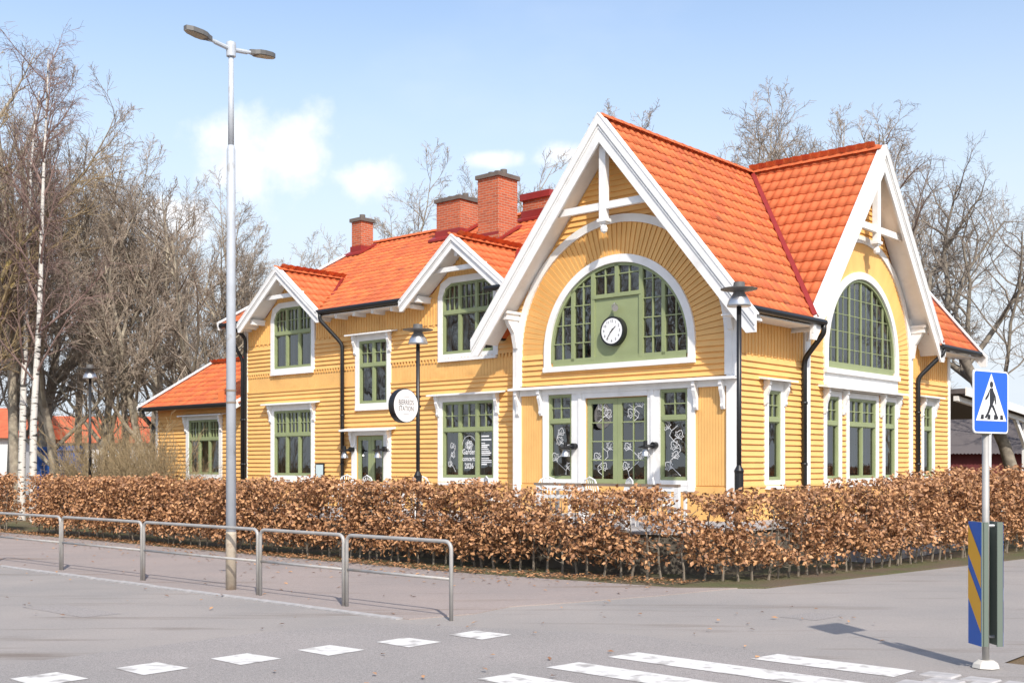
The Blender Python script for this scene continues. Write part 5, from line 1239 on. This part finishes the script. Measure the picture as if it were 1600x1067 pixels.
# ------------------------------------------------------------------ background buildings
M_wallw = mat('white_render', (.72, .71, .70), .8, var=.04); M_farroof = mat('far_roof', (.50, .12, .05), .8, var=.15, vscale=3)
hs_ = empty('distant_house', (pxx(140, 75), 75, 0), R(8), 'low white house with red roof seen through the wood', 'house')
m = MB(); m.box(-6.5, 4.0, 0, 7, 0, 3.5); m.build('wall', M_wallw, hs_)
m = MB(); m.prism([(-6.8, -.5, 3.4), (-6.8, 7.5, 3.4), (-6.8, 3.5, 5.3)], (11.2, 0, 0)); m.build('roof', M_farroof, hs_)
for x in (-4.5, -1.5, 1.5): m = MB(); m.box(x-.6, x+.6, -.03, .0, 1.2, 2.5); m.build('window', M_inner, hs_)
hs2 = empty('distant_house', (pxx(-30, 70), 70, 0), R(-5), 'white house wall at the edge of the wood', 'house'); m = MB(); m.box(-5, 2.4, 0, 6, 0, 3.6); m.build('wall', M_wallw, hs2); m = MB(); m.prism([(-5.3, -.4, 3.6), (-5.3, 6.4, 3.6), (-5.3, 3, 5.6)], (8, 0, 0)); m.build('roof', M_farroof, hs2)
M_cont = mat('blue_steel', (.02, .10, .36), .5, var=.1)
ct = empty('blue_container', (pxx(92, 46), 46, 0), R(15), 'blue steel waste container among the trees', 'container')
m = MB(); m.prism([(-.75, 0, .25), (.75, 0, .25), (.95, 0, 2.0), (.8, 0, 2.6), (-.95, 0, 2.6), (-.95, 0, 2.0)], (0, 1.8, 0))
for i in range(5): m.box(-.7+i*.33, -.64+i*.33, -.05, 0, .4, 2.3)
m.build('body', M_cont, ct); m = MB(); m.prism([(-1.0, -.1, 2.55), (.85, -.1, 2.55), (.8, -.1, 2.75), (-1.0, -.1, 2.68)], (0, 2.0, 0)); m.build('lid', M_cont, ct)
for x in (-.6, .6): m = MB(); m.box(x-.1, x+.1, .2, 1.6, 0, .25); m.build('skid', M_black, ct)
for k_, (t, z) in enumerate((('285', 1.9),)):
    o = link('lettering', text_mesh(t, .35, M_signw, 'lettering', .002), ct); o.location = (.1, -.06, z); o.rotation_euler = (R(90), 0, 0)
sh = empty('shed', (pxx(1560, 52), 52, 0), R(-8), 'dark red shed under a grey corrugated roof behind the station', 'shed')
m = MB(); m.box(-7, 16, 0, 8, 0, 2.6); m.build('wall', mat('dark_red_paint', (.10, .012, .012), .8, var=.15), sh)
nC = 150; vs = []; fs = []
for i in range(nC*2+1):
    x = -7.4+i*(23.8/(nC*2)); z = .05*(i % 2); vs += [(x, -.5, 2.45+z), (x, 4, 4.7+z)]
for i in range(nC*2): fs.append((2*i, 2*i+2, 2*i+3, 2*i+1))
M_corr = mat('corrugated_sheet', (.11, .095, .095), .8, var=.06, vscale=.6)
o = np_mesh('roof', vs, fs, M_corr, sh); m = MB(); m.prism([(-7.4, 4, 4.7), (-7.4, 8.5, 2.5), (-7.4, 8.4, 2.45), (-7.4, 4, 4.6)], (23.8, 0, 0)); m.build('rear_roof', M_corr, sh)
# platform canopy behind the hall
cn = empty('platform_canopy', W(0, 12.2, 0), ROT, 'white wooden canopy on braced posts behind the hall', 'canopy')
m = MB(); m.prism([(-5, .0, 4.05), (.35, 0, 4.05), (.35, 6.5, 3.55), (-5, 6.5, 3.55)], (0, 0, .14)); m.build('canopy_roof', M_corr, cn)
m = MB(); m.prism([(.36, .0, 3.98), (.36, 6.6, 3.48), (.36, 6.6, 3.72), (.36, 0, 4.22)], (.05, 0, 0)); m.build('fascia', M_white, cn)
for y in (2.6, 6.2):
    zt = 4.0-y*.077; m = MB(); m.box(.0, .18, y-.09, y+.09, 0, zt); p = m.build('post', M_white, cn)
    for sg in (-1, 1):
        m = MB(); m.prism([(.04, y+sg*.09, zt-1.0), (.04, y+sg*.09, zt-.8), (.04, y+sg*.95, zt-.02), (.04, y+sg*1.1, zt-.1)], (.1, 0, 0)); m.build('brace', M_white, p)
m = MB(); m.box(.02, .16, 0, 6.5, 3.42, 3.56, T=lambda x, y, z: (x, y, z+.42-y*.077)); m.build('beam', M_white, cn)
# drop prototypes that were never placed
for e in HID:
    if e['uses'] == 0:
        for c in list(e.children): bpy.data.objects.remove(c)
        bpy.data.objects.remove(e)
    else: del e['uses']
